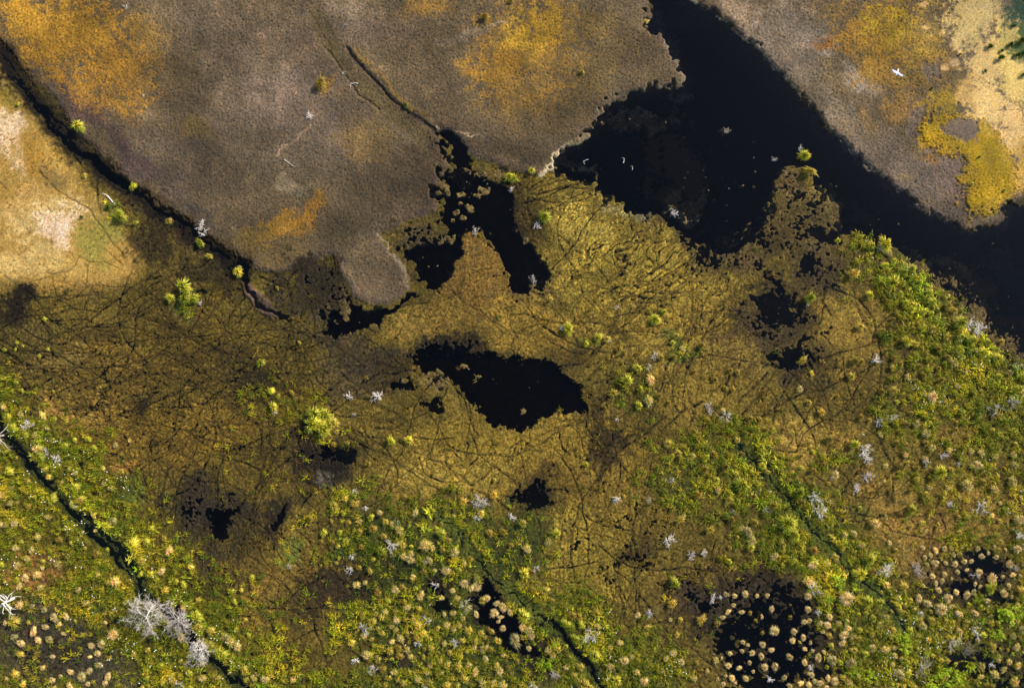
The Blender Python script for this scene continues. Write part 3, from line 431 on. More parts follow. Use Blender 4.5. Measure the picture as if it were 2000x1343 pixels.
# cell-shaped drying cracks
def cells(scale, seed):
    X = (PX + .8*WX + 5*N14)/scale; Y = (PY + .8*WY)/scale; xi = np.floor(X).astype(np.int32); yi = np.floor(Y).astype(np.int32)
    f1 = np.full(X.shape, 9, F); f2 = f1.copy()
    for a in (-1, 0, 1):
        for b in (-1, 0, 1):
            h = _perm[(_perm[(xi+a+seed*7) & 255]+yi+b) & 255]; h2 = _perm[(h+seed+91) & 255]
            dd = np.hypot(xi+a+.1+.8*h/255.-X, yi+b+.1+.8*h2/255.-Y); f2 = np.minimum(f2, np.maximum(f1, dd)); f1 = np.minimum(f1, dd)
    return (f2-f1)*scale
v1, v2 = cells(64, 3), cells(27, 5)
pres = sstep(-.25, .2, N120)                   # cracks fade in and out
zone = np.zeros_like(PX)
for (x, y, rx, ry, a, o) in [(1240,540,300,180,20,1), (1100,900,200,120,0,.9), (1150,1130,180,170,0,.7), (880,920,150,80,0,.5), (950,620,160,110,0,.45), (300,760,300,180,0,.3), (1060,1000,120,100,0,.6), (120,1270,170,110,0,.8), (1450,1000,120,80,0,.4), (700,760,180,90,0,.35), (1560,680,120,120,0,.3), (1820,1030,130,70,0,.4)]:
    s, m = blob(x, y, rx, ry, a, .7, 1); zone[s] = np.maximum(zone[s], m*o)
CR = np.maximum(CR, zone*pres*.7*(1-sstep(.8, 3.0, v1)))
CR = np.maximum(CR, zone*sstep(-.1, .3, N120+N40*.4)*.5*(1-sstep(.5, 2.2, v2)))
def braid(x, y, rx, ry, a, deg, op, s0=30, st=3.0, wd=.095):
    global CR
    s, m = blob(x, y, rx, ry, a, .9, 1.2); th = math.radians(deg); X = PX[s]+BX[s]*.5; Y = PY[s]+BY[s]*.5; u = (X*math.cos(th)-Y*math.sin(th))/st; v = X*math.sin(th)+Y*math.cos(th)
    r = gnoise(u, v, s0, 101+int(deg) % 7) + .5*gnoise(u, v, s0*.5, 111) + .25*gnoise(u, v, s0*.2, 112); q = 1-sstep(0, wd, np.abs(r))
    r2 = gnoise(u*.8+300, v, s0*.62, 121) + .4*gnoise(u, v, s0*.3, 122); q2 = 1-sstep(0, wd*.9, np.abs(r2))
    CR[s] = np.maximum(CR[s], m*op*np.maximum(q, q2*.8)*np.clip(.8+.9*N40[s]+.3*N14[s], .2, 1.1))
for A_ in [(1240,520,300,180,20,38,.80,34,2.6,.13), (1190,430,150,90,20,30,.6,22,2.6,.12), (1400,600,120,110,0,60,.6), (290,700,340,170,8,-4,.62,34,2.8,.11), (180,740,200,110,10,24,.5,36,2.6), (330,850,260,140,0,60,.42,44,2.4), (1180,860,150,170,0,84,.75,30,2.8,.12), (1290,870,230,150,0,36,.5,40,3.0), (1160,1090,190,190,0,88,.6,34,2.6), (1080,920,120,110,0,110,.5,34,2.0),
    (650,1140,170,110,0,40,.55,26,2.8), (600,1060,180,100,0,90,.35,36), (1650,780,170,190,0,38,.35,44), (1560,640,120,120,0,70,.4), (900,560,180,110,0,62,.35,26), (800,900,200,90,0,30,.35,36), (100,1260,170,100,0,50,.9,36,1.8,.10), (780,1120,150,110,0,60,.4,34,1.8), (1840,1010,160,90,0,24,.4,40), (480,560,180,110,30,-30,.4,30), (560,560,120,70,0,-20,.5,24)]: braid(*A_)
s, m = poly([1790,150, 1900,300, 1900,340, 2300,340, 2300,-200, 1800,-200], 40, .5)
crm = np.clip(mat_m + .25, 0, 1); crm[s] = np.maximum(crm[s], m*.7)
s, m = poly(LG, 40, 1); crm[s] = np.maximum(crm[s], .6*m)
CR = np.clip(CR*1.45*np.clip(1.1+.5*N14+.25*N3, .45, 1.25), 0, 1); CRM = CR*crm
CRM = np.where(MK > .5, CR*.32, CRM)
CRM *= 1-.6*np.clip(G*1.3, 0, 1)
H -= CRM*(.075+.07*N14)*(H > -.3)
C = C*(1-.88*np.clip(CRM, 0, 1)[..., None]) + alb(34,28,12)*(.88*np.clip(CRM, 0, 1)[..., None])

# ------------------------------------------------------------------ micro relief and colour grain
land = sstep(-.5, -.05, H)
pock = np.maximum(0, gnoise(PX, PY, 3.3, 41)+.12*N40)*1.0
up = (WX*0)                                    # (kept flat: relief is isotropic)
hole = sstep(.30, .60, gnoise(PX, PY, 6.0, 37) + .6*N40 + .3*N14)
SM = np.zeros_like(PX)
s, m = poly(LG, 60, 1); SM[s] = m*.75
s, m = blob(1950, 150, 130, 240, 0, .4); SM[s] = np.maximum(SM[s], m*.75)
rock = 1-SM
H += land*rock*(MK*(.030*gnoise(PX, PY, 3.4, 33) + .028*gnoise(PX, PY, 7.5, 34) + .05*N40 - .050*sstep(.14, .36, gnoise(PX, PY, 3.9, 51)+.25*N14) + .009*WN)
        + (1-MK)*(.034*gnoise(PX, PY, 3.2, 35) + .036*gnoise(PX, PY, 7, 36) + .04*N40 + .04*N14 - .07*hole + .008*WN) + .07*np.clip(G, 0, 1)*N14)
# crumbling moss rafts in the shallows
shal = sstep(-.75, -.15, H)*(1-sstep(-.03, .03, H))
H += shal*(.07*N14 + .09*np.maximum(0, gnoise(PX, PY, 9, 38)+.5*N40) + .04*gnoise(PX, PY, 4, 39))
H = H.astype(F)
gr = np.exp(land*(.35+.65*rock)*((.18+.12*(1-MK))*WN + (.46+.55*(1-MK))*gnoise(PX, PY, 3.0, 61) + (.30+.40*(1-MK))*gnoise(PX, PY, 6, 62) + (.25+.3*(1-MK))*N14 + .36*N40 + .5*N120))
stk_ = 1-sstep(.0, .045, np.abs(fbm(PX, PY, 60, 3, 91)))
stk_ = stk_*sstep(.12, .4, N120+.3*N14)*MK*(1-SM); gr = gr*(1+.35*stk_)
gr = gr*(1 - (1-MK)*land*.5*hole - MK*land*.3*sstep(.14, .36, gnoise(PX, PY, 3.9, 51)+.25*N14))
C *= np.clip(gr, .25, 2.2)[..., None]
hs = gnoise(PX, PY, 4.5, 71)+.25*WN; hs2 = gnoise(PX, PY, 14, 72)+N40*.6
C[..., 0] *= 1+.16*hs+.08*hs2; C[..., 2] *= 1-.22*hs-.12*hs2; C[..., 1] *= 1+.03*gnoise(PX, PY, 9, 73)
MKK = (MK*(1-SM))[...]; C[..., 2] *= 1-.17*MKK; C[..., 0] *= 1+.01*MKK; C[..., 1] *= 1-.04*MKK; C *= (1-.07*MKK)[..., None]
C = np.clip(C, .004, .9).astype(F)

# ------------------------------------------------------------------ meshes and materials
def raw_mesh(name, co, faces_flat, counts, smooth=True):
    me = bpy.data.meshes.new(name); n = len(co)
    me.vertices.add(n); me.vertices.foreach_set('co', np.asarray(co, F).ravel())
    me.loops.add(len(faces_flat)); me.loops.foreach_set('vertex_index', np.asarray(faces_flat, np.int32))
    me.polygons.add(len(counts)); st = np.concatenate([[0], np.cumsum(counts)[:-1]]).astype(np.int32)
    me.polygons.foreach_set('loop_start', st)
    try: me.polygons.foreach_set('loop_total', np.asarray(counts, np.int32))
    except Exception: pass
    me.polygons.foreach_set('use_smooth', np.full(len(counts), smooth)); me.update(calc_edges=True)
    return me
def vcol(me, rgb, name='tint'):
    a = me.attributes.new(name, 'FLOAT_COLOR', 'POINT'); q = np.ones((len(me.vertices), 4), F); q[:, :3] = rgb
    a.data.foreach_set('color', q.ravel())
def node_mat(name, rough=.9, spec=.25):
    m = bpy.data.materials.new(name); m.use_nodes = True; t = m.node_tree; t.nodes.clear()
    o = t.nodes.new('ShaderNodeOutputMaterial'); b = t.nodes.new('ShaderNodeBsdfPrincipled')
    b.inputs['Roughness'].default_value = rough; b.inputs['Specular IOR Level'].default_value = spec
    t.links.new(b.outputs[0], o.inputs[0]); return m, t, b, o
def attr(t, name='tint'):
    a = t.nodes.new('ShaderNodeAttribute'); a.attribute_name = name; return a
def noise(t, scale, detail=4, rough=.6, vec=None):
    n = t.nodes.new('ShaderNodeTexNoise'); n.inputs['Scale'].default_value = scale; n.inputs['Detail'].default_value = detail; n.inputs['Roughness'].default_value = rough
    if vec is not None: t.links.new(vec, n.inputs['Vector'])
    return n
def ramp(t, src, pts):
    r = t.nodes.new('ShaderNodeValToRGB'); e = r.color_ramp.elements
    while len(e) < len(pts): e.new(.5)
    for k, (p, c) in enumerate(pts): e[k].position = p; e[k].color = (c[0], c[1], c[2], 1)
    t.links.new(src, r.inputs[0]); return r
def mulc(t, a, b, f=1.0):
    m = t.nodes.new('ShaderNodeMix'); m.data_type = 'RGBA'; m.blend_type = 'MULTIPLY'; m.inputs[0].default_value = f
    t.links.new(a, m.inputs[6]); t.links.new(b, m.inputs[7]); return m.outputs[2]

gm, t, b, o = node_mat('bog_ground', .92, .2)
tc = t.nodes.new('ShaderNodeTexCoord'); A = attr(t)
n1 = noise(t, 11.0, 5, .75, tc.outputs['Object']); n2 = noise(t, 26.0, 3, .6, tc.outputs['Object']); n3 = noise(t, 3.2, 3, .6, tc.outputs['Object'])
r1 = ramp(t, n1.outputs[0], [(.30, (.34,.32,.30)), (.46, (.9,.9,.88)), (.62, (1.2,1.18,1.1)), (.78, (1.55,1.5,1.35))])
r2 = ramp(t, n2.outputs[0], [(.30, (.62,.6,.58)), (.5, (1,1,1)), (.72, (1.35,1.33,1.28))])
r3 = ramp(t, n3.outputs[1], [(.3, (.88,.9,.82)), (.7, (1.12,1.08,1.15))])
cc = mulc(t, mulc(t, A.outputs['Color'], r1.outputs[0], .75), r2.outputs[0], .8); cc = mulc(t, cc, r3.outputs[0], .8)
t.links.new(cc, b.inputs['Base Color'])
bp = t.nodes.new('ShaderNodeBump'); bp.inputs['Strength'].default_value = .6; bp.inputs['Distance'].default_value = .04
t.links.new(n1.outputs[0], bp.inputs['Height']); t.links.new(bp.outputs[0], b.inputs['Normal'])

co = np.stack([wx(PX), wy(PY), H], -1).reshape(-1, 3)
j, i = np.meshgrid(np.arange(NY-1), np.arange(NX-1), indexing='ij'); v0 = (j*NX+i).ravel()
ff = np.stack([v0+NX, v0+NX+1, v0+1, v0], -1).ravel()
me = raw_mesh('ground', co, ff, np.full(len(v0), 4))
vcol(me, C.reshape(-1, 3)); me.materials.append(gm)
ground = bpy.data.objects.new('ground', me); COL.objects.link(ground); ground['kind'] = 'structure'
ground['label'] = 'peat mud flats and cracked moss mat of the bog'
# water: one closed body of brown bog water, its surface at z = 0
W = 1400.0; z1 = -4.0
wv = [(-W,-W,0),(W,-W,0),(W,W,0),(-W,W,0),(-W,-W,z1),(W,-W,z1),(W,W,z1),(-W,W,z1)]
wf = [(0,1,2,3),(7,6,5,4),(0,4,5,1),(1,5,6,2),(2,6,7,3),(3,7,4,0)]
me = bpy.data.meshes.new('water'); me.from_pydata(wv, [], wf); me.update()
m = bpy.data.materials.new('bog_water'); m.use_nodes = True; t = m.node_tree; t.nodes.clear()
o = t.nodes.new('ShaderNodeOutputMaterial'); mx = t.nodes.new('ShaderNodeMixShader'); fr = t.nodes.new('ShaderNodeFresnel'); fr.inputs[0].default_value = 1.38
tr = t.nodes.new('ShaderNodeBsdfTransparent'); gl = t.nodes.new('ShaderNodeBsdfGlossy'); gl.inputs['Roughness'].default_value = .03
n = noise(t, 2.2, 3, .5); bp = t.nodes.new('ShaderNodeBump'); bp.inputs['Strength'].default_value = .05; bp.inputs['Distance'].default_value = .05
t.links.new(n.outputs[0], bp.inputs['Height']); t.links.new(bp.outputs[0], gl.inputs['Normal'])
t.links.new(fr.outputs[0], mx.inputs[0]); t.links.new(tr.outputs[0], mx.inputs[1]); t.links.new(gl.outputs[0], mx.inputs[2]); t.links.new(mx.outputs[0], o.inputs[0])
va = t.nodes.new('ShaderNodeVolumeAbsorption'); va.inputs['Color'].default_value = (.62, .44, .22, 1); va.inputs['Density'].default_value = 1.45
t.links.new(va.outputs[0], o.inputs[1]); me.materials.append(m)
water = bpy.data.objects.new('water', me); COL.objects.link(water); water['kind'] = 'structure'; water['label'] = 'still dark bog water in the pools and ditches'
# ------------------------------------------------------------------ plants: helpers
CLX, CLY = len(ext), len(ext)
def ground_at(px, py):
    i = np.clip((px-cx[0])/STEP, 0, len(cx)-2); j = np.clip((py-cy[0])/STEP, 0, len(cy)-2)
    i0 = np.floor(i).astype(int); j0 = np.floor(j).astype(int); u = i-i0; v = j-j0; a = j0+CLY; b_ = i0+CLX
    return H[a, b_]*(1-u)*(1-v)+H[a, b_+1]*u*(1-v)+H[a+1, b_]*(1-u)*v+H[a+1, b_+1]*u*v
def leaf_mat(name, rough=.6, transl=.3):
    m = bpy.data.materials.new(name); m.use_nodes = True; t = m.node_tree; t.nodes.clear()
    o = t.nodes.new('ShaderNodeOutputMaterial'); A = attr(t); b = t.nodes.new('ShaderNodeBsdfPrincipled'); b.inputs['Roughness'].default_value = rough; b.inputs['Specular IOR Level'].default_value = .25
    tc = t.nodes.new('ShaderNodeTexCoord'); n = noise(t, 7, 3, .6, tc.outputs['Object']); r = ramp(t, n.outputs[0], [(.3, (.75,.75,.75)), (.7, (1.25,1.25,1.2))])
    oi = t.nodes.new('ShaderNodeObjectInfo'); r2 = ramp(t, oi.outputs['Random'], [(0, (.55,.62,.58)), (.35, (.85,.88,.84)), (.7, (1,1,1)), (1, (1.2,1.1,1.0))])
    cc = mulc(t, mulc(t, A.outputs['Color'], r.outputs[0], .8), r2.outputs[0]); t.links.new(cc, b.inputs['Base Color'])
    tl = t.nodes.new('ShaderNodeBsdfTranslucent'); t.links.new(cc, tl.inputs['Color']); mx = t.nodes.new('ShaderNodeMixShader'); mx.inputs[0].default_value = transl
    t.links.new(b.outputs[0], mx.inputs[1]); t.links.new(tl.outputs[0], mx.inputs[2]); t.links.new(mx.outputs[0], o.inputs[0]); return m
M_GRASS = leaf_mat('sedge_blades'); M_LEAF = leaf_mat('shrub_leaves', .5, .35)
def wood_mat(name, c1, c2):
    m, t, b, o = node_mat(name, .8, .3); tc = t.nodes.new('ShaderNodeTexCoord'); n = noise(t, 14, 4, .65, tc.outputs['Object'])
    r = ramp(t, n.outputs[0], [(.3, alb(*c1)), (.65, alb(*c2))]); oi = t.nodes.new('ShaderNodeObjectInfo'); r2 = ramp(t, oi.outputs['Random'], [(0, (.5,.48,.46)), (.6, (.92,.9,.88)), (1, (1,1,1))]); t.links.new(mulc(t, r.outputs[0], r2.outputs[0]), b.inputs['Base Color']); return m
M_WHITE = wood_mat('bleached_twigs', (232,218,206), (255,250,240)); M_GREY = wood_mat('grey_bark', (110,104,98), (190,182,172)); M_STEM = wood_mat('shrub_bark', (70,54,40), (120,96,74))

def blades(x, y, z, ang, L, rise, w, cb, cm, ct, droop=.4):
    """arrays of arched grass blades -> verts, faces, counts, colours. cb/cm/ct: base, mid, tip colours (n,3)"""
    n = len(x); dx, dy = np.cos(ang), np.sin(ang); qx, qy = -dy*w, dx*w
    P0 = np.stack([x, y, z], -1); P1 = np.stack([x+dx*L*.45, y+dy*L*.45, z+rise*.95], -1); P2 = np.stack([x+dx*L, y+dy*L, z+rise*(1-droop)], -1)
    Q = np.stack([qx, qy, 0*qx], -1)
    V = np.stack([P0-Q*.7, P0+Q*.7, P1-Q, P1+Q, P2], 1).reshape(-1, 3)
    b0 = (np.arange(n)*5)[:, None]
    f = np.concatenate([b0+np.array([[0, 1, 3, 2]]), b0+np.array([[2, 3, 4]])], 1).ravel(); cnt = np.tile([4, 3], n)
    Cc = np.stack([cb, cb, cm, cm, ct], 1).reshape(-1, 3)
    return V, f, cnt, Cc
GK = 1.5
def pal(cols, n, jit=.12):
    """n random colours out of a palette, with jitter"""
    P = np.array([alb(*c) for c in cols])*GK; k = rng.integers(0, len(P), n); q = P[k]*np.exp(rng.normal(0, jit, (n, 1)))*np.exp(rng.normal(0, jit*.4, (n, 3)))
    return q.astype(F)
# ------------------------------------------------------------------ meadow grass (ground cover nobody could count)
def scatter(n, dens, lo=0.05):
    """n sample points in photo px with probability following dens (grid array)"""
    d = dens[CLY:CLY+len(cy), CLX:CLX+len(cx)]; xs = rng.uniform(cx[0], cx[-1], n*3); ys = rng.uniform(cy[0], cy[-1], n*3)
    i = ((xs-cx[0])/STEP).astype(int).clip(0, len(cx)-1); j = ((ys-cy[0])/STEP).astype(int).clip(0, len(cy)-1)
    k = rng.random(n*3) < np.clip(d[j, i], 0, 1); return xs[k], ys[k], d[j, i][k]
wet = sstep(-.06, .02, H)
GD = np.clip(G, 0, 1)*wet
GREENS = [(146,140,24), (130,132,22), (160,150,34), (106,116,22), (162,146,44), (88,104,22), (124,118,34)]
OCHRES = [(144,120,44), (126,106,34), (154,132,56), (108,108,28), (128,100,46)]
def meadow(nc, dens, palette, per, L0, name, label, hh=.26, bias=2.5, spread=.95):
    xs, ys, dv = scatter(nc, dens)
    n = len(xs); base = rng.uniform(0, 6.28, n); hue = pal(palette, n, .16)
    big = gnoise(xs, ys, 60, 80)[:, None]; hue = hue*np.exp(.7*big*np.array([1.0, .75, .5]))*np.exp(.75*gnoise(xs, ys, 150, 81)[:, None]*np.array([1.1, .85, .6]))
    sc = np.clip(rng.lognormal(0, .25, n), .5, 1.8)
    cxs = np.repeat(xs, per); cys = np.repeat(ys, per); m = len(cxs)
    flow = bias + .7*gnoise(cxs, cys, 90, 83); ang = np.where(rng.random(m) < spread, rng.uniform(0, 6.28, m), 0)
    ang = np.where(rng.random(m) < .45, flow*1.0 + rng.normal(0, .5, m), ang)
    S = np.repeat(sc, per); L = L0*S*rng.uniform(.6, 1.25, m); X = wx(cxs)+rng.normal(0, .07, m)*S; Y = wy(cys)+rng.normal(0, .07, m)*S
    Z = ground_at(cxs, cys)-.03; hc = np.repeat(hue, per, 0)*np.exp(rng.normal(0, .16, (m, 1)))
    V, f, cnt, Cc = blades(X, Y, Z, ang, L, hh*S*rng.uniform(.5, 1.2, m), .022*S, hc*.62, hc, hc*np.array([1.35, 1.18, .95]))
    me = raw_mesh(name, V, f, cnt, False); vcol(me, Cc.astype(F)); me.materials.append(M_GRASS)
    ob = bpy.data.objects.new(name, me); COL.objects.link(ob); ob['kind'] = 'stuff'; ob['label'] = label; ob['category'] = 'grass'; return ob
gp = np.clip(GD*(.35+1.7*(N40+.30))*(.6+1.4*N14), 0, 1)
bank = np.zeros_like(PX)
for P, w_, o_ in [([20,830, 60,870, 105,925, 150,970, 190,1005, 235,1060, 270,1100, 300,1150, 350,1175, 385,1215, 420,1250, 470,1295, 520,1343],30,.8), ([1480,900, 1540,960, 1600,1030, 1660,1090, 1720,1150, 1790,1220],36,.75), ([1440,900, 1500,970, 1560,1040, 1620,1110, 1680,1170],34,.5), ([1705,480, 1760,530, 1820,580, 1880,640, 1940,700, 2000,760],34,.9), ([830,1010, 880,1050, 930,1110],34,.5), ([1100,1230, 1150,1290, 1180,1343],40,.7), ([1740,1290, 1900,1320],40,.5), ([1560,1110, 1620,1190],24,.7)]:
    s, m_ = line(P, w_*1.3, .9, 1.2); bank[s] = np.maximum(bank[s], m_*o_)
for P, w_ in ((BD, 17), ([1440,870, 1500,930, 1560,1000, 1620,1070, 1680,1130, 1740,1190, 1770,1230], 19), ([860,1010, 900,1060, 945,1110, 1000,1160, 1060,1210, 1110,1250, 1150,1300, 1200,1380], 17)):
    s, m_ = line(P, w_, .4, .6); bank[s] *= 1-m_; GD[s] *= 1-m_
gp = np.clip(GD*(.35+1.7*(N40+.30))*(.6+1.4*N14), 0, 1)
bank *= wet*np.clip(.5+1.6*N40+.8*N14, 0, 1)
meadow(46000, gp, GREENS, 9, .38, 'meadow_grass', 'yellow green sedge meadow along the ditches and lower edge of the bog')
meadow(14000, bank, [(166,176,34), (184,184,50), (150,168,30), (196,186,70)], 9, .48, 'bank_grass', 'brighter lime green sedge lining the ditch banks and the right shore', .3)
# sparse low sedge on the moss mat
sp = np.clip(mat_m*(1-GD)*.18*sstep(.0, .5, N40+.4*N120+.1), 0, 1)*wet; sp[PY < 560] *= .3
s, m_ = blob(1500, 950, 520, 330, 10, .8, 1); extra = np.zeros_like(PX); extra[s] = m_; sp = np.clip(sp*(.35+2.2*extra), 0, 1)
meadow(16000, sp, [tuple(.84*v for v in q) for q in OCHRES], 8, .32, 'thin_sedge', 'thin brown and ochre sedge sprinkled over the wet moss mat', .2)

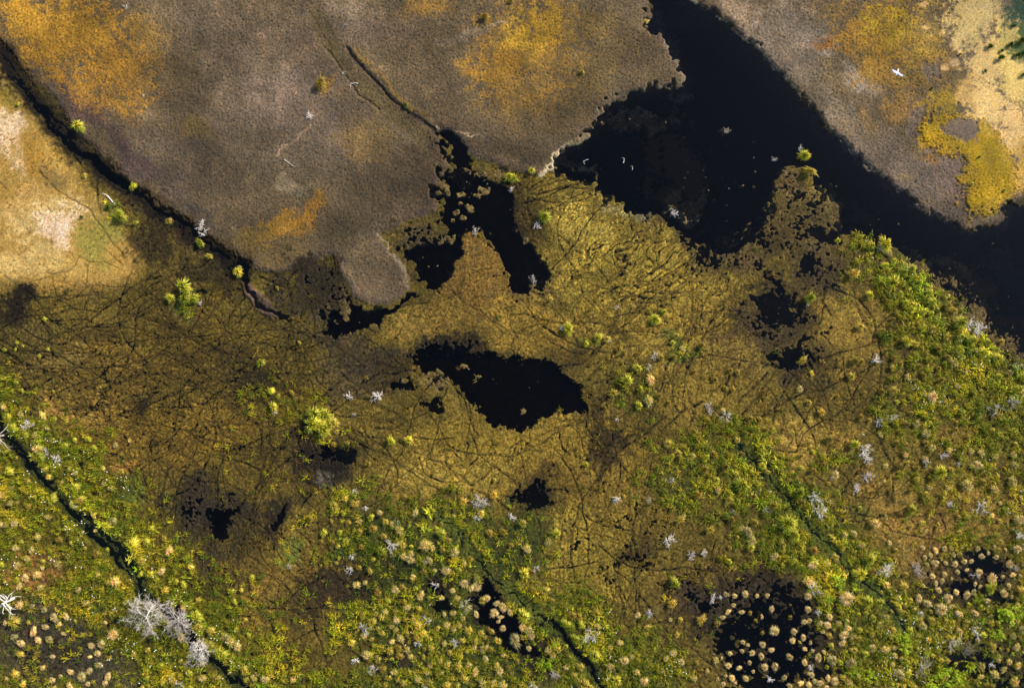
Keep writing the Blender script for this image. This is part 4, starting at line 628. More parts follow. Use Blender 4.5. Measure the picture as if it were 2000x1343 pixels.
# ------------------------------------------------------------------ where each plant stands (tile coordinates: x,y,diameter,type)
D = {
(0,0): "470,742,85,g 108,610,35,g 497,1025,35,y 780,1090,60,g 715,1265,85,g 985,1290,45,y 635,1210,60,d 480,1265,30,d 795,1300,40,g 655,1165,60,s 1175,1325,60,w 745,55,34,w 845,562,18,w",
(500,0): "1335,110,60,o 1485,18,36,o 385,495,95,o 1475,1035,66,g 875,620,44,d 905,650,34,o 1488,1100,30,w 190,955,52,s 530,150,20,s 512,430,26,w 575,492,40,s 320,690,44,w",
(1000,0): "10,1040,60,g 112,998,55,g 405,428,50,o 780,122,50,p 185,1270,100,g 145,1310,50,w 945,1245,46,w 652,935,26,s 702,978,20,s 1245,770,26,w 430,935,30,s",
(1500,0): "205,905,75,g 185,865,34,w 237,1012,80,y 40,930,36,w 1278,282,50,d 1345,345,55,d 1440,330,50,d 1255,420,38,d 1480,440,60,d 1400,270,52,d 1110,325,24,d 945,520,26,d 1350,305,36,d 1105,603,16,d 1215,920,22,d 1362,1112,28,g 1170,1080,32,g 857,1055,20,d 1490,5,30,d 1460,250,60,d 1420,160,40,d 1485,310,50,d 1500,1140,30,d 330,320,30,s 1100,865,16,g",
(0,450): "1170,75,60,g 1190,20,60,w 1222,152,52,y 1392,245,66,g 1395,215,40,p 1082,330,100,g 1090,400,95,g 1140,392,70,g 995,395,60,g 1070,480,36,d 1060,345,44,w 1165,425,30,w 262,517,30,g 100,655,38,g 25,695,36,g 90,693,22,g 135,672,20,g 280,693,26,g 232,730,24,g 312,937,26,g 45,750,30,d 25,1025,50,p 125,1070,58,p 160,1130,64,w 50,1085,52,g 250,1075,50,p 275,1150,52,p 85,1150,60,g 205,1190,50,p 310,1225,50,p 225,1270,76,p 275,1295,50,w 340,1325,50,w 155,1190,50,g 520,1215,50,g 550,1265,50,g 440,1220,44,g 320,1100,40,g 100,885,40,g 130,935,40,g 385,1255,60,g 240,1320,66,g 40,1290,50,g 410,1325,44,y",
(500,450): "33,773,66,g 252,655,32,y 90,935,52,g 105,1025,60,g 115,1060,34,w 210,945,50,o 265,985,45,o 130,965,36,g 130,880,32,o 350,1062,104,g 412,1074,100,g 338,1122,100,g 450,1112,84,y 400,1150,100,g 430,1125,80,g 472,1172,50,y 455,1245,50,o 530,1235,50,o 790,1228,66,g 890,1222,60,g 645,860,42,o 715,965,88,w 545,970,54,w 575,1072,34,w 1275,12,54,w 125,338,30,o 215,510,26,o",
(1000,450): "410,158,46,y 225,405,46,y 325,570,85,g 288,568,30,w 430,660,52,g 500,622,70,g 550,632,50,y 565,645,30,w 460,572,40,o 620,690,62,o 800,480,42,o 885,475,46,g 830,520,72,g 870,545,32,o 955,615,46,o 995,690,52,p 935,655,42,g 1100,670,52,o 1045,630,32,o 945,735,46,o 1015,750,42,o 1105,715,32,o 830,725,64,w 868,742,55,o 800,795,44,w 725,800,62,g 665,868,82,g 800,872,96,p 745,925,56,g 790,990,66,p 795,1015,40,w 735,1020,62,g 590,950,62,y 860,960,52,o 910,1005,52,o 1270,815,56,o 1310,825,42,o 1180,870,42,o 1240,920,52,o 1285,930,42,o 1060,825,36,o 1145,1025,68,w 1250,1078,72,w 1230,1045,42,p 1380,1095,56,o 1430,1105,62,o 1080,1190,52,o 905,1240,56,y 965,1295,52,y 1050,1310,56,p 1170,1300,52,o 1310,1220,52,y 1360,1180,46,o 1445,1260,62,g 1130,1320,52,g 610,1100,28,w 125,292,62,w 605,450,32,w 1480,1160,42,o 640,775,36,o 560,830,36,o 930,1315,52,g",
(1500,450): "405,62,52,g 600,90,62,g 668,82,88,g 648,110,60,w 702,130,52,p 490,258,66,y 238,395,66,g 228,428,34,w 585,380,62,g 492,185,26,o 530,560,56,y 730,180,44,g 680,205,52,g 715,305,92,g 780,245,62,g 830,230,62,g 845,280,62,g 885,300,52,g 770,370,52,g 935,360,56,g 680,410,56,o 790,425,52,g 895,475,56,g 950,420,62,g 1045,440,62,y 1075,468,52,y 945,490,52,g 955,575,52,y 1105,535,84,g 1165,550,70,w 1225,565,92,w 795,645,62,g 620,755,58,w 500,760,62,o 542,765,42,o 730,745,72,o 1110,690,62,g 1205,790,62,p 985,690,52,o 1070,770,62,p 990,805,52,o 1000,870,52,o 1100,910,52,p 1040,740,42,o 880,790,52,o 812,855,56,p 855,875,42,o 900,845,46,o 950,965,74,p 725,930,66,y 655,940,52,o 555,945,42,o 790,995,46,o 730,1090,62,w 535,1085,52,o 640,1112,52,w 590,1105,42,y 800,1130,52,o 860,1125,52,p 915,1180,62,p 1420,990,104,w 1330,1035,84,w 1275,1032,34,w 195,757,62,y 253,832,38,y 180,925,52,p 232,1000,46,y 305,1055,62,y 30,1165,52,g 55,1220,62,y 350,1215,82,o 185,1310,52,o 552,1292,92,w 495,1245,62,g 655,1190,52,p 745,1235,42,o 950,1265,52,p 1010,1310,52,w 1052,1280,52,p 1180,1285,52,p 1240,1295,52,p 1320,1315,52,p 1425,1305,46,p 795,1305,62,p 910,1330,52,p 1440,790,62,w 1400,830,62,p 1475,845,62,g 1440,920,72,g 1475,945,52,p 1240,710,72,g 1270,655,62,g 1305,685,52,g 1330,740,62,g 1180,640,62,g 1340,850,52,g 400,965,40,o 330,870,34,o 480,850,56,y 850,660,50,y 1290,790,50,o 1150,850,50,g",
(0,893): "15,220,58,p 65,80,62,g 165,140,52,y 310,240,84,g 345,10,52,w 445,90,62,p 440,170,72,g 430,268,50,w 480,245,62,y 650,175,56,p 665,370,62,p 632,398,62,g 550,330,52,y 100,265,42,o 170,285,42,o 40,390,52,p 90,385,62,p 5,390,42,p 285,345,46,p 225,460,62,p 350,475,56,o 95,525,66,p 190,540,50,p 160,590,52,p 105,630,56,p 340,620,58,p 220,680,62,p 150,700,62,p 240,755,62,p 115,750,52,p 100,710,42,g 575,680,46,p 565,560,62,o 420,495,36,y 675,720,74,p 638,725,52,y 460,770,62,p 510,845,74,p 600,770,32,o 885,410,52,g 780,500,84,g 860,490,52,g 960,470,52,y 985,540,62,p 830,600,62,y 1115,635,52,y 945,660,62,p 880,672,62,g 820,680,52,g 970,770,62,y 1075,865,62,p 1350,775,52,g 1370,840,52,g 1405,905,42,o 120,855,62,p 190,865,62,p 45,858,46,p 260,885,62,p 322,927,72,p 348,968,40,p 265,985,52,p 200,1010,76,p 225,1060,62,p 290,1055,66,p 88,1042,66,p 128,1080,62,p 125,1145,52,y 100,1250,62,y 535,1095,66,p 595,1085,62,p 570,1140,60,p 525,1160,36,p 580,1205,66,p 525,1240,50,p 415,1245,56,p 480,1275,66,p 410,1335,60,p 615,1310,52,p 632,1270,72,p 670,1025,86,p 1060,1040,62,p 1165,985,66,y 1235,1005,76,y 1310,1040,72,p 1385,1092,80,p 1345,1065,72,p 1300,1135,92,g 1225,1085,62,y 1150,920,84,g 1185,1280,62,p 1260,1280,88,o 1060,1325,62,w 1000,1285,52,p 1090,1195,44,w 1430,1230,72,y 1480,1280,52,p 140,1310,52,y 90,950,80,y 1470,700,50,g 1480,750,40,o 1475,935,40,o 1030,720,50,g",
(500,893): "455,280,62,y 518,235,52,y 582,265,62,y 575,195,42,w 642,297,42,w 720,320,62,p 925,320,76,p 600,370,52,p 315,355,62,o 650,35,62,o 865,230,62,o 1210,255,62,y 1385,210,66,y 1390,130,42,y 1290,262,92,w 1290,350,46,w 1312,325,50,y 1485,345,44,w 1360,440,62,o 1435,430,62,o 1485,510,52,o 680,415,62,o 605,430,62,o 795,390,50,p 820,380,44,w 838,425,74,p 785,505,84,w 855,505,56,y 990,508,82,p 1030,525,56,p 620,520,62,o 540,380,46,o 525,490,52,g 490,435,52,g 730,540,62,g 670,350,52,g 745,460,46,o 860,575,62,p 898,592,62,p 902,558,50,p 1012,598,60,p 985,605,44,w 555,575,46,w 550,650,50,w 598,640,46,o 395,435,56,g 380,490,36,o 1110,655,62,p 1040,660,46,p 1160,550,62,p 1210,615,52,p 1180,650,52,g 1245,590,52,o 1120,480,52,o 1080,440,62,g 915,695,46,p 585,740,52,p 635,730,46,p 710,780,72,o 815,770,62,p 850,750,52,o 770,830,52,g 860,835,52,o 880,868,52,p 755,895,52,p 965,790,62,p 955,815,56,p 1080,815,56,p 1050,745,50,w 1100,740,46,o 1145,775,52,p 1175,815,52,p 1215,735,92,p 1285,700,62,p 1288,750,66,p 1255,762,50,p 1345,820,76,p 1318,830,50,y 1405,850,52,p 1440,870,62,p 1390,905,54,p 1425,930,42,p 1412,955,40,p 1438,995,46,p 1480,900,52,p 1150,905,52,p 1220,870,70,w 1240,875,50,p 1282,912,62,p 1185,975,46,p 1240,1005,66,y 985,905,52,o 1000,945,62,w 920,940,50,p 942,975,66,y 820,940,52,p 865,940,46,o 790,985,52,p 815,1000,46,p 680,955,66,y 625,985,92,w 630,1038,56,p 710,995,46,p 735,1015,52,y 620,920,52,o 560,1075,52,y 840,1055,56,p 940,1080,56,w 940,1045,52,y 975,1020,52,y 1010,1050,52,y 1060,1050,52,o 1155,1070,60,w 1200,1065,52,y 1275,1070,62,y 1270,1105,52,p 1330,1110,62,p 1368,1110,62,o 880,1115,52,p 902,1155,52,p 648,1145,80,p 712,1170,62,y 587,1178,54,w 672,1228,60,w 790,1170,46,y 1130,1135,52,y 1335,1170,72,p 1240,1205,62,p 1278,1245,66,p 1400,1205,52,y 1420,1240,62,p 1215,1280,62,y 1180,1210,62,y 1320,1310,72,p 1385,1310,56,p 1440,1320,56,p 1170,1330,62,y 1110,1320,62,y 1010,1300,62,y 750,1325,62,o 220,1290,62,p 55,1285,72,p 10,1262,44,p 75,900,46,o 230,1125,26,g 180,1145,22,g 192,630,36,w 1080,1250,52,y 990,1335,40,w",
(1000,893): "430,40,42,g 60,380,70,y 12,355,40,w 210,485,72,p 255,440,62,g 85,530,62,p 225,570,62,o 65,665,74,g 135,645,46,w 115,765,62,o 190,770,76,y 230,830,62,o 65,915,78,g 490,905,56,o 315,960,62,g 350,920,62,o 385,920,60,o 405,975,52,g 450,1045,92,w 480,1145,104,g 365,1050,62,g 575,1215,78,p 650,1180,62,p 605,1290,66,g 725,1250,72,p 775,1220,42,p 765,1295,62,p 885,1250,44,w 895,1170,52,p 985,1190,66,p 960,1030,56,y 930,845,62,y 945,725,66,g 1100,935,62,y 1165,825,54,w 1215,815,38,w 1245,795,52,p 1355,795,52,p 1290,860,46,p 1258,897,52,p 1385,905,36,o 1270,1140,46,p 1185,1180,46,p 1135,1240,42,p 1060,1280,46,p 1280,1280,42,p 1360,1285,42,p 1385,1195,42,p 1340,1125,36,p 1375,1090,36,p 1460,1090,46,p 1450,1155,52,p 1405,1245,36,p 1470,1220,46,p 1420,950,36,o 1460,1020,32,o 1230,1320,50,p 1195,965,52,o 1075,1195,36,o 612,240,52,w 650,225,32,y 792,255,42,w 772,240,32,o 935,130,34,w 900,130,24,w 975,360,62,y 930,300,62,o 905,485,78,w 1040,575,72,w 1120,550,54,w 1287,315,42,w 1150,415,62,y 1200,190,62,p 1335,155,84,g 1260,245,52,y 1080,215,62,o 1115,70,62,o 1240,50,62,o 1120,10,50,g 1030,10,42,p 1400,225,62,o 1475,305,54,w 1370,430,80,p 1395,485,80,p 1330,410,52,p 1385,520,62,g 1410,380,62,o 1450,50,62,g 1200,330,52,o 20,1062,84,p 60,985,62,p 112,1035,62,p 98,1000,50,p 98,1112,42,p 210,1115,72,p 235,1150,62,p 265,1110,52,y 200,1200,100,l 240,1262,54,w 320,1215,52,p 360,1270,62,y 400,1300,82,y 440,1325,72,y 125,1325,54,w 800,900,46,w",
(1500,893): "25,275,62,o 100,378,104,g 30,400,62,g 135,445,94,g 180,200,74,g 190,255,62,o 255,75,52,o 385,105,62,p 270,230,72,w 305,315,84,w 515,185,54,w 570,110,64,w 575,8,54,w 915,20,64,w 860,60,46,o 990,85,84,g 1115,30,44,w 1210,45,72,p 1205,35,40,w 1145,160,84,p 1245,140,52,o 1430,45,62,p 1415,140,62,p 1310,185,62,p 935,175,46,p 830,300,66,g 1060,270,46,w 1240,278,84,w 1470,235,52,p 1455,360,84,p 1455,455,64,w 610,380,62,p 1110,435,46,y 440,447,62,p 495,440,62,p 540,508,66,p 430,530,52,y 705,495,42,p 30,575,72,p 75,500,62,y 260,535,62,o 585,590,68,g 600,660,62,o 340,610,52,p 260,620,74,p 675,665,84,w 740,595,26,o 860,640,94,w 795,680,52,o 1025,530,46,p 1065,528,36,p 945,570,36,p 970,612,46,p 1085,620,46,p 1140,605,42,p 1170,515,42,o 1235,500,36,o 1325,580,52,p 1245,575,42,p 1185,605,36,p 1025,680,46,p 955,690,42,p 1010,718,36,p 1100,665,36,p 1150,715,36,o 1225,668,60,p 1210,685,50,w 1445,530,62,p 1480,515,42,p 1405,620,56,p 1440,645,50,w 1300,700,84,p 1290,752,72,g 1370,790,62,p 1195,785,62,p 1155,800,56,p 1095,785,46,p 1045,815,56,p 1215,822,56,l 990,770,46,p 780,755,62,y 690,740,62,p 920,845,74,p 1000,880,84,p 1105,905,84,p 870,950,62,y 885,905,46,w 225,722,84,p 265,748,84,w 230,805,52,p 450,820,94,p 570,835,74,g 530,675,84,g 640,840,62,g 395,700,116,l 345,820,66,l 232,885,46,p 290,900,36,w 355,925,52,p 345,975,52,p 410,965,42,p 460,955,52,p 462,988,50,p 240,950,42,p 210,955,36,p 20,880,46,p 130,860,32,o 125,930,46,o 35,1010,92,p 440,1030,56,p 485,1037,50,p 430,1080,46,p 487,1077,36,p 125,1160,52,p 185,1075,32,y 290,1165,62,p 365,1172,78,p 212,1195,62,p 245,1225,44,w 475,1188,76,p 480,1235,76,l 520,1265,50,p 575,1262,90,l 350,1285,46,p 388,1300,50,p 270,1300,46,p 250,1265,42,p 235,1322,42,p 95,1280,52,p 10,1295,44,w 125,1330,46,p 20,1120,52,p 40,1215,46,p 300,1310,46,p 340,1338,46,p 465,1305,52,p 890,1200,130,t 1160,1130,136,t 1060,1070,84,w 1200,1000,74,w 755,1255,84,p 780,1050,96,l 800,1105,90,l 1380,905,120,l 1340,1030,90,l 1240,1215,62,p 1295,1205,44,w 1340,1170,52,p 1400,1190,56,p 1450,1210,62,p 1445,1100,62,p 1430,1300,94,p 1310,1260,62,p 1370,1235,52,p 1280,1330,80,o 1010,1240,100,l 940,1330,110,l 1110,1275,100,l 1040,1320,84,l 1180,1215,70,l 670,1110,74,p 600,1110,62,p 920,1135,50,l 1110,1010,62,p 900,980,62,p 1480,780,62,y 1200,900,60,p 1150,960,54,y 1030,950,50,y 1250,950,60,l 1480,900,80,l 1470,1000,60,p 1300,1100,60,y",
}
plants = []
for (tx, ty), txt in D.items():
    for e in txt.split():
        x, y, d_, k = e.split(','); plants.append([tx+float(x)/2.984, ty+float(y)/2.984, float(d_)/2.984, k])
plants.append([6, 850, 58, 't2']); plants.append([27, 1168, 40, 't2'])
plants += [[296, 1184, 98, 't'], [340, 1208, 78, 't'], [392, 1268, 62, 't']]
# extra small tussocks crowding the lower meadows
q = random.Random(3)
def crowd(n, x0, x1, y0, y1, kinds, dmin=13, dmax=19):
    for _ in range(n*12):
        if n <= 0: break
        x, y = q.uniform(x0, x1), q.uniform(y0, y1)
        if ground_at(np.array([x]), np.array([y]))[0] < -.1: continue
        if all((x-p[0])**2+(y-p[1])**2 > (.42*(p[2]+15))**2 for p in plants):
            plants.append([x, y, q.uniform(dmin, dmax), q.choice(kinds)]); n -= 1
crowd(44, 720, 1010, 1190, 1343, 'ypyo', 10, 19); crowd(22, 640, 900, 1000, 1190, 'yog', 10, 18); crowd(30, 1720, 2000, 900, 1160, 'pyo', 8, 15); crowd(60, 1740, 2000, 1160, 1343, 'pygy', 9, 19)
crowd(24, 1600, 1800, 1150, 1343, 'pyg', 9, 18); crowd(26, 1400, 1650, 1160, 1343, 'pp', 8, 14); crowd(26, 1800, 2000, 1060, 1200, 'pp', 8, 14); crowd(26, 0, 260, 860, 1120, 'gyp', 9, 17); crowd(20, 0, 220, 1130, 1343, 'py', 9, 16)
crowd(36, 1740, 2000, 600, 900, 'goy', 9, 17); crowd(24, 1380, 1700, 860, 1100, 'goy', 9, 17); crowd(20, 260, 520, 1120, 1343, 'gy', 10, 18); crowd(14, 1100, 1330, 1200, 1343, 'gyp', 10, 18)
TUSS = sorted([p for p in plants if p[3] in 'gypod'], key=lambda p: -p[2])
big, small = TUSS[:296], TUSS[296:]

# ------------------------------------------------------------------ tussock meshes (unit radius, several of each look)
LOOK = {  # base, mid, tip palettes; dome colour
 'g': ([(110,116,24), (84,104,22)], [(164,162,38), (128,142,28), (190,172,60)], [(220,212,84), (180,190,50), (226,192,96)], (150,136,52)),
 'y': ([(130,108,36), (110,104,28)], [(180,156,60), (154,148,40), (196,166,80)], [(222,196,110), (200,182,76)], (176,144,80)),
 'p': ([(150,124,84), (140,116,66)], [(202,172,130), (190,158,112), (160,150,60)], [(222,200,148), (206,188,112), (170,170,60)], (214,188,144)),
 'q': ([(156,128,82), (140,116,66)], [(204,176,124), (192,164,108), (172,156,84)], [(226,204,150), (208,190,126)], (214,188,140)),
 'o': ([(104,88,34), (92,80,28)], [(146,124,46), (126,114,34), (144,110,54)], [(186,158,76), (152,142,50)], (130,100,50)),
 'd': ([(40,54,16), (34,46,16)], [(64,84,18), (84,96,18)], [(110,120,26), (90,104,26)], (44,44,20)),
}
def mound(R, h, seg=10, rings=4, c=(120,100,60)):
    V = [(0, 0, h)]; 
    for r in range(1, rings+1):
        for k in range(seg):
            a = 2*math.pi*k/seg + r*.3; rr = R*r/rings*(1+.18*math.sin(3*a+r)); V.append((rr*math.cos(a), rr*math.sin(a), h*(1-(r/rings)**2)-.04*(r == rings)))
    f, cn = [], []
    for k in range(seg): f += [0, 1+k, 1+(k+1) % seg]; cn.append(3)
    for r in range(1, rings):
        for k in range(seg):
            a0 = 1+(r-1)*seg; b0 = 1+r*seg; f += [a0+k, b0+k, b0+(k+1) % seg, a0+(k+1) % seg]; cn.append(4)
    cc = np.tile(alb(*c), (len(V), 1))*np.exp(rng.normal(0, .2, (len(V), 1)))
    return np.array(V), np.array(f), np.array(cn), cc
def tuss_arrays(k, n=150):
    cb, cm, ct, dome = LOOK[k]; r0 = rng.random(n)**.8*(.46 if k in 'pq' else .22); th = rng.uniform(0, 6.283, n)
    nt_ = rng.integers(7, 12); ta = rng.uniform(0, 6.283, nt_); tl = rng.uniform(.6, 1.25, nt_); pick = rng.integers(0, nt_, n)
    lock = rng.random(n) < (.55 if k in 'pq' else .66); th = np.where(lock, ta[pick]+rng.normal(0, .13, n), th)      # blades hang together in locks
    ang = th+rng.normal(0, .30, n); L = (1.0-r0)*np.where(lock, tl[pick], .9)*rng.uniform(.45, 1.2, n); hz = .50*(1-r0*1.1); rise = rng.uniform(.12, .62, n)*(.6 if k in 'pq' else 1); up_ = rng.random(n) < .3; L = np.where(up_, L*.35, L); rise = np.where(up_, rise*1.25, rise)
    mid, tip, bas = pal(cm, n, .22), pal(ct, n, .22), pal(cb, n, .2)
    if k == 'p':                       # dead straw on the crown, living green below it
        w_ = sstep(.12, .34, r0+rng.normal(0, .12, n))[:, None]; gm_, gt_ = pal([(120,126,26), (150,140,34)], n), pal([(160,156,40), (200,170,64)], n)
        mid, tip = mid*1.15, tip*1.15; mid = mid*(1-w_)+gm_*w_; tip = tip*(1-w_)+gt_*w_; bas = pal(cm, n, .2)
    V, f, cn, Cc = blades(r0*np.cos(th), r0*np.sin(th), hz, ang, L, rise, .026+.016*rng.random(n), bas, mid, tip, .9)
    V[:, 2] = np.maximum(V[:, 2], .02)
    mv, mf, mc, mcc = mound(.27 if k in 'pq' else .25, .60, c=dome)
    return np.concatenate([V, mv]), np.concatenate([f, mf+len(V)]), np.concatenate([cn, mc]), np.concatenate([Cc, mcc])
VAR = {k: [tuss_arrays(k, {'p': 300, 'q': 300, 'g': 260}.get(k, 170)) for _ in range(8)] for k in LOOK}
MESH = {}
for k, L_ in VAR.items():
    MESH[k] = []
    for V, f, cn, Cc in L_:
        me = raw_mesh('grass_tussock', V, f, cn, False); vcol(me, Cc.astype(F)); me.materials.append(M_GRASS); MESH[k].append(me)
# ------------------------------------------------------------------ labels: every plant is told apart by its look and what it stands by
ANCH = [(60,190,'at the top-left start of the peat ditch'), (158,250,'on the ditch bank below the orange moss'), (230,400,'on the pale tan ground beside the ditch'), (262,365,'in the dark ditch past the tan ground'),
 (330,430,'where the dark ditch narrows'), (395,470,'at the ditch corner by the grey peat'), (465,530,'at the lower end of the peat ditch'), (365,580,'in the loose clump on the brown mat'), (40,680,'near the left edge above the meadow'), (110,760,'at the sharp upper edge of the left meadow'),
 (30,830,'at the left edge where the green ditch begins'), (100,860,'on the upper left ditch bank'), (510,710,'on the dark mat left of centre'), (540,790,'in the ragged patch left of the big clump'), (632,820,'in the big bright clump beside the long trail'), (670,870,'just below the big bright clump'),
 (730,770,'on the mat left of the central pool'), (790,860,'on the ochre mat below the central pool'), (690,160,'along the worn runnel in the grey peat'), (945,40,'on the grey peat at top centre'), (1000,345,'on the shore at the tip of the grey peat'), (1050,430,'on the moss point between the two upper pools'),
 (1135,140,'on the orange-stained peat'), (1300,420,'at the foot of the big dark lake'), (1565,320,'standing in the dark channel'), (1945,110,'on the sandy ground at the top right'), (1900,360,'in the golden moss of the right bank'), (560,300,'on the bare grey peat'),
 (1110,640,'on the mat right of the tongue-shaped moss'), (1170,665,'in the short row right of the central pool'), (1285,620,'on the ochre mat under the cracked cells'), (1330,690,'on the green-tinged mat right of centre'), (1215,740,'in the upper half of the middle clump'), (1255,790,'in the lower half of the middle clump'),
 (1400,810,'by the crossing trails right of centre'), (1430,740,'on the bare ochre mat right of centre'), (1470,820,'at the head of the right-hand green strip'), (1570,590,'beside the small dark pools at right'), (1650,550,'on the mat right of the small dark pools'), (1725,490,'at the pointed tip of the right meadow'),
 (1770,540,'on the upper shore of the right meadow'), (1830,600,'on the green shore bend of the right meadow'), (1890,640,'on the shore halfway down the right meadow'), (1960,720,'on the lower shore at the right edge'), (1670,700,'on the sandy mat inside the right meadow'), (1740,770,'in the middle of the right meadow'),
 (1830,760,'in the densest sedge of the right meadow'), (1960,790,'near the right edge by the white shrubs'), (1590,780,'on the bare mat above the right-hand strip'), (1700,860,'where the right meadow thins out'), (1880,880,'at the lower side of the right meadow'), (1990,890,'at the right edge halfway down'),
 (40,930,'left of the green ditch at the left edge'), (140,950,'on the bank of the green ditch'), (210,950,'on the small green patch right of the ditch'), (30,1020,'at the left edge below the ditch'), (80,1060,'in the reddish-tinged meadow at left'), (190,1020,'beside the middle of the green ditch'),
 (60,1120,'in the straw-coloured group at left'), (170,1130,'in the meadow left of the big dead tree'), (270,1060,'on the right bank of the green ditch'), (320,1090,'where the small trail meets the ditch'), (330,1130,'just above the big dead tree'), (75,1180,'at the upper rim of the dark hollow'),
 (80,1240,'inside the dark hollow at bottom left'), (190,1270,'on the right side of the dark hollow'), (150,1320,'at the bottom left edge of the picture'), (225,1240,'below the big dead tree'), (400,1230,'right of the dead tree on the bank'), (450,1260,'along the straw-topped bank of the lower ditch'),
 (400,1320,'at the bottom where the green ditch leaves'), (500,1150,'on the mat at the lower left'), (600,1280,'at the bottom on the thin mat'), (650,985,'above the branching dark trails'), (720,1010,'along the branching dark trails'), (690,1040,'among the branching dark trails'), (800,1030,'on the round green rise at lower centre'),
 (850,1070,'on the crest of the green rise'), (920,970,'on the mat by the tall pale snag'), (980,1040,'on the green hollow right of the rise'), (760,1090,'in the grassy dip below the trails'), (700,1150,'left of the dark peat pockets'), (830,1150,'by the dark peat pockets'), (905,1140,'at the head of the narrow black pool'),
 (930,1200,'left of the narrow black pool'), (975,1200,'in the narrow black pool'), (1010,1230,'at the lower end of the narrow black pool'), (1060,1270,'on the brown heap beside the lower ditch'), (720,1230,'in the scatter left of the tussock field'), (790,1260,'on the left side of the tussock field'),
 (860,1250,'in the middle of the tussock field'), (930,1290,'on the right side of the tussock field'), (900,1340,'at the bottom of the tussock field'), (1070,1040,'on the ochre mat beside the green hollow'), (1050,1150,'beside the lower centre ditch'), (1110,1190,'on the rusty sedge above the lower ditch'), (1150,1270,'on the bright bank of the lower centre ditch'),
 (1230,1310,'at the bottom centre in green sedge'), (1210,980,'on the wide cracked mat'), (1300,1060,'by the white shrubs on the cracked mat'), (1320,1130,'on the mat left of the black pool'), (1400,960,'in the green patch left of the strip'), (1460,1050,'by the pale double tussock left of the strip'), (1410,1170,'on the burnt-looking mat above the black pool'),
 (1380,1300,'at the left shore of the big black pool'), (1450,1280,'in the left part of the big black pool'), (1500,1210,'in the upper part of the big black pool'), (1560,1300,'in the lower part of the big black pool'), (1540,1030,'on the left bank of the right-hand strip'), (1560,960,'on the right bank of the right-hand strip'),
 (1590,1130,'where the strip meets the black pool'), (1640,1210,'on the right shore of the big black pool'), (1660,1060,'right of the strip by the pale shrubs'), (1690,940,'on the mat by the twiggy shrubs'), (1720,1120,'below the strip on the yellow bank'), (1780,1000,'on the worn sandy patch at right'), (1830,920,'in the sedge above the straight trail'),
 (1900,950,'near the straight trail at right'), (1970,950,'at the right edge by the straight trail'), (1830,1080,'at the foot of the straight trail'), (1900,1100,'in the dark hollow at lower right'), (1960,1060,'above the dark hollow at the right edge'), (1850,1160,'below the dark hollow'), (1930,1150,'in the thicket at the right edge'),
 (1780,1180,'in the cotton-grass flat at lower right'), (1700,1270,'on the brown flat right of the black pool'), (1790,1250,'by the two grey shrub skeletons'), (1880,1220,'right of the grey shrub skeletons'), (1960,1250,'in the lower right corner thicket'), (1850,1320,'at the bottom in the lime green bushes'), (1960,1330,'in the lower right corner')]
KW = {'g': ('green grass tussock', 'green tussocks'), 'y': ('golden grass tussock', 'golden tussocks'), 'p': ('straw-topped tussock', 'straw-topped tussocks'), 'o': ('rusty sedge tuft', 'rusty tufts'), 'd': ('dark green rush tuft', 'dark rush tufts'),
      'w': ('bleached dead shrub', 'bleached dead shrubs'), 'l': ('lime green bush', 'lime green bushes'), 's': ('weathered fallen stick', 'weathered sticks'), 't': ('bare white dead tree', 'dead trees'), 't2': ('long-limbed white snag', 'snags')}
ORD = ['leftmost', 'second from left', 'third from left', 'fourth from left', 'fifth from left', 'sixth from left', 'seventh from left', 'eighth from left', 'ninth from left', 'tenth from left', 'eleventh from left', 'twelfth from left', 'thirteenth from left']
def make_labels(things):
    """things: list of plant records; returns id -> label"""
    G_ = {}
    for p in things:
        a = min(range(len(ANCH)), key=lambda i: (ANCH[i][0]-p[0])**2+(ANCH[i][1]-p[1])**2); G_.setdefault((a, p[3]), []).append(p)
    out = {}
    for (a, k), L in G_.items():
        L.sort(key=lambda p: p[0])
        for i, p in enumerate(L):
            w = KW[k]
            if len(L) == 1: out[id(p)] = '%s %s' % (w[0], ANCH[a][2])
            elif len(L) == 2: out[id(p)] = '%s %s of two %s' % (w[0], ('left', 'right')[i], ANCH[a][2])
            else:
                out[id(p)] = '%s, %s of %d %s' % (w[0], ORD[i] if i < len(L)-1 else 'rightmost', len(L), ANCH[a][2])
                if len(out[id(p)].split()) > 16: out[id(p)] = out[id(p)].replace(' of %d ' % len(L), ' ')
    return out
LAB = make_labels(big + [p for p in plants if p[3] in ('w', 'l', 's', 't', 't2')])
GRP = {'g': 'green grass tussocks of the bog', 'y': 'golden grass tussocks of the bog', 'p': 'straw-topped tussocks of the bog', 'o': 'rusty sedge tufts on the moss', 'd': 'dark rush tufts on sandy ground', 'w': 'bleached dead shrubs across the bog', 'l': 'lime green bushes at the lower right', 's': 'weathered sticks on peat and water', 't': 'bare white dead trees', 't2': 'bare white dead trees'}
CAT = {'g': 'grass tussock', 'y': 'grass tussock', 'p': 'grass tussock', 'o': 'grass tussock', 'd': 'grass tussock', 'w': 'dead shrub', 'l': 'bush', 's': 'stick', 't': 'dead tree', 't2': 'dead tree'}
for q_ in LAB.values():
    if len(q_.split()) > 16: print('LONG', q_)
def tag(o, p):
    o['label'] = LAB[id(p)]; o['category'] = CAT[p[3]]; o['group'] = GRP[p[3]]
def gz(px, py, lo=-.02):
    z = float(ground_at(np.array([px]), np.array([py]))[0]); return max(z, lo)

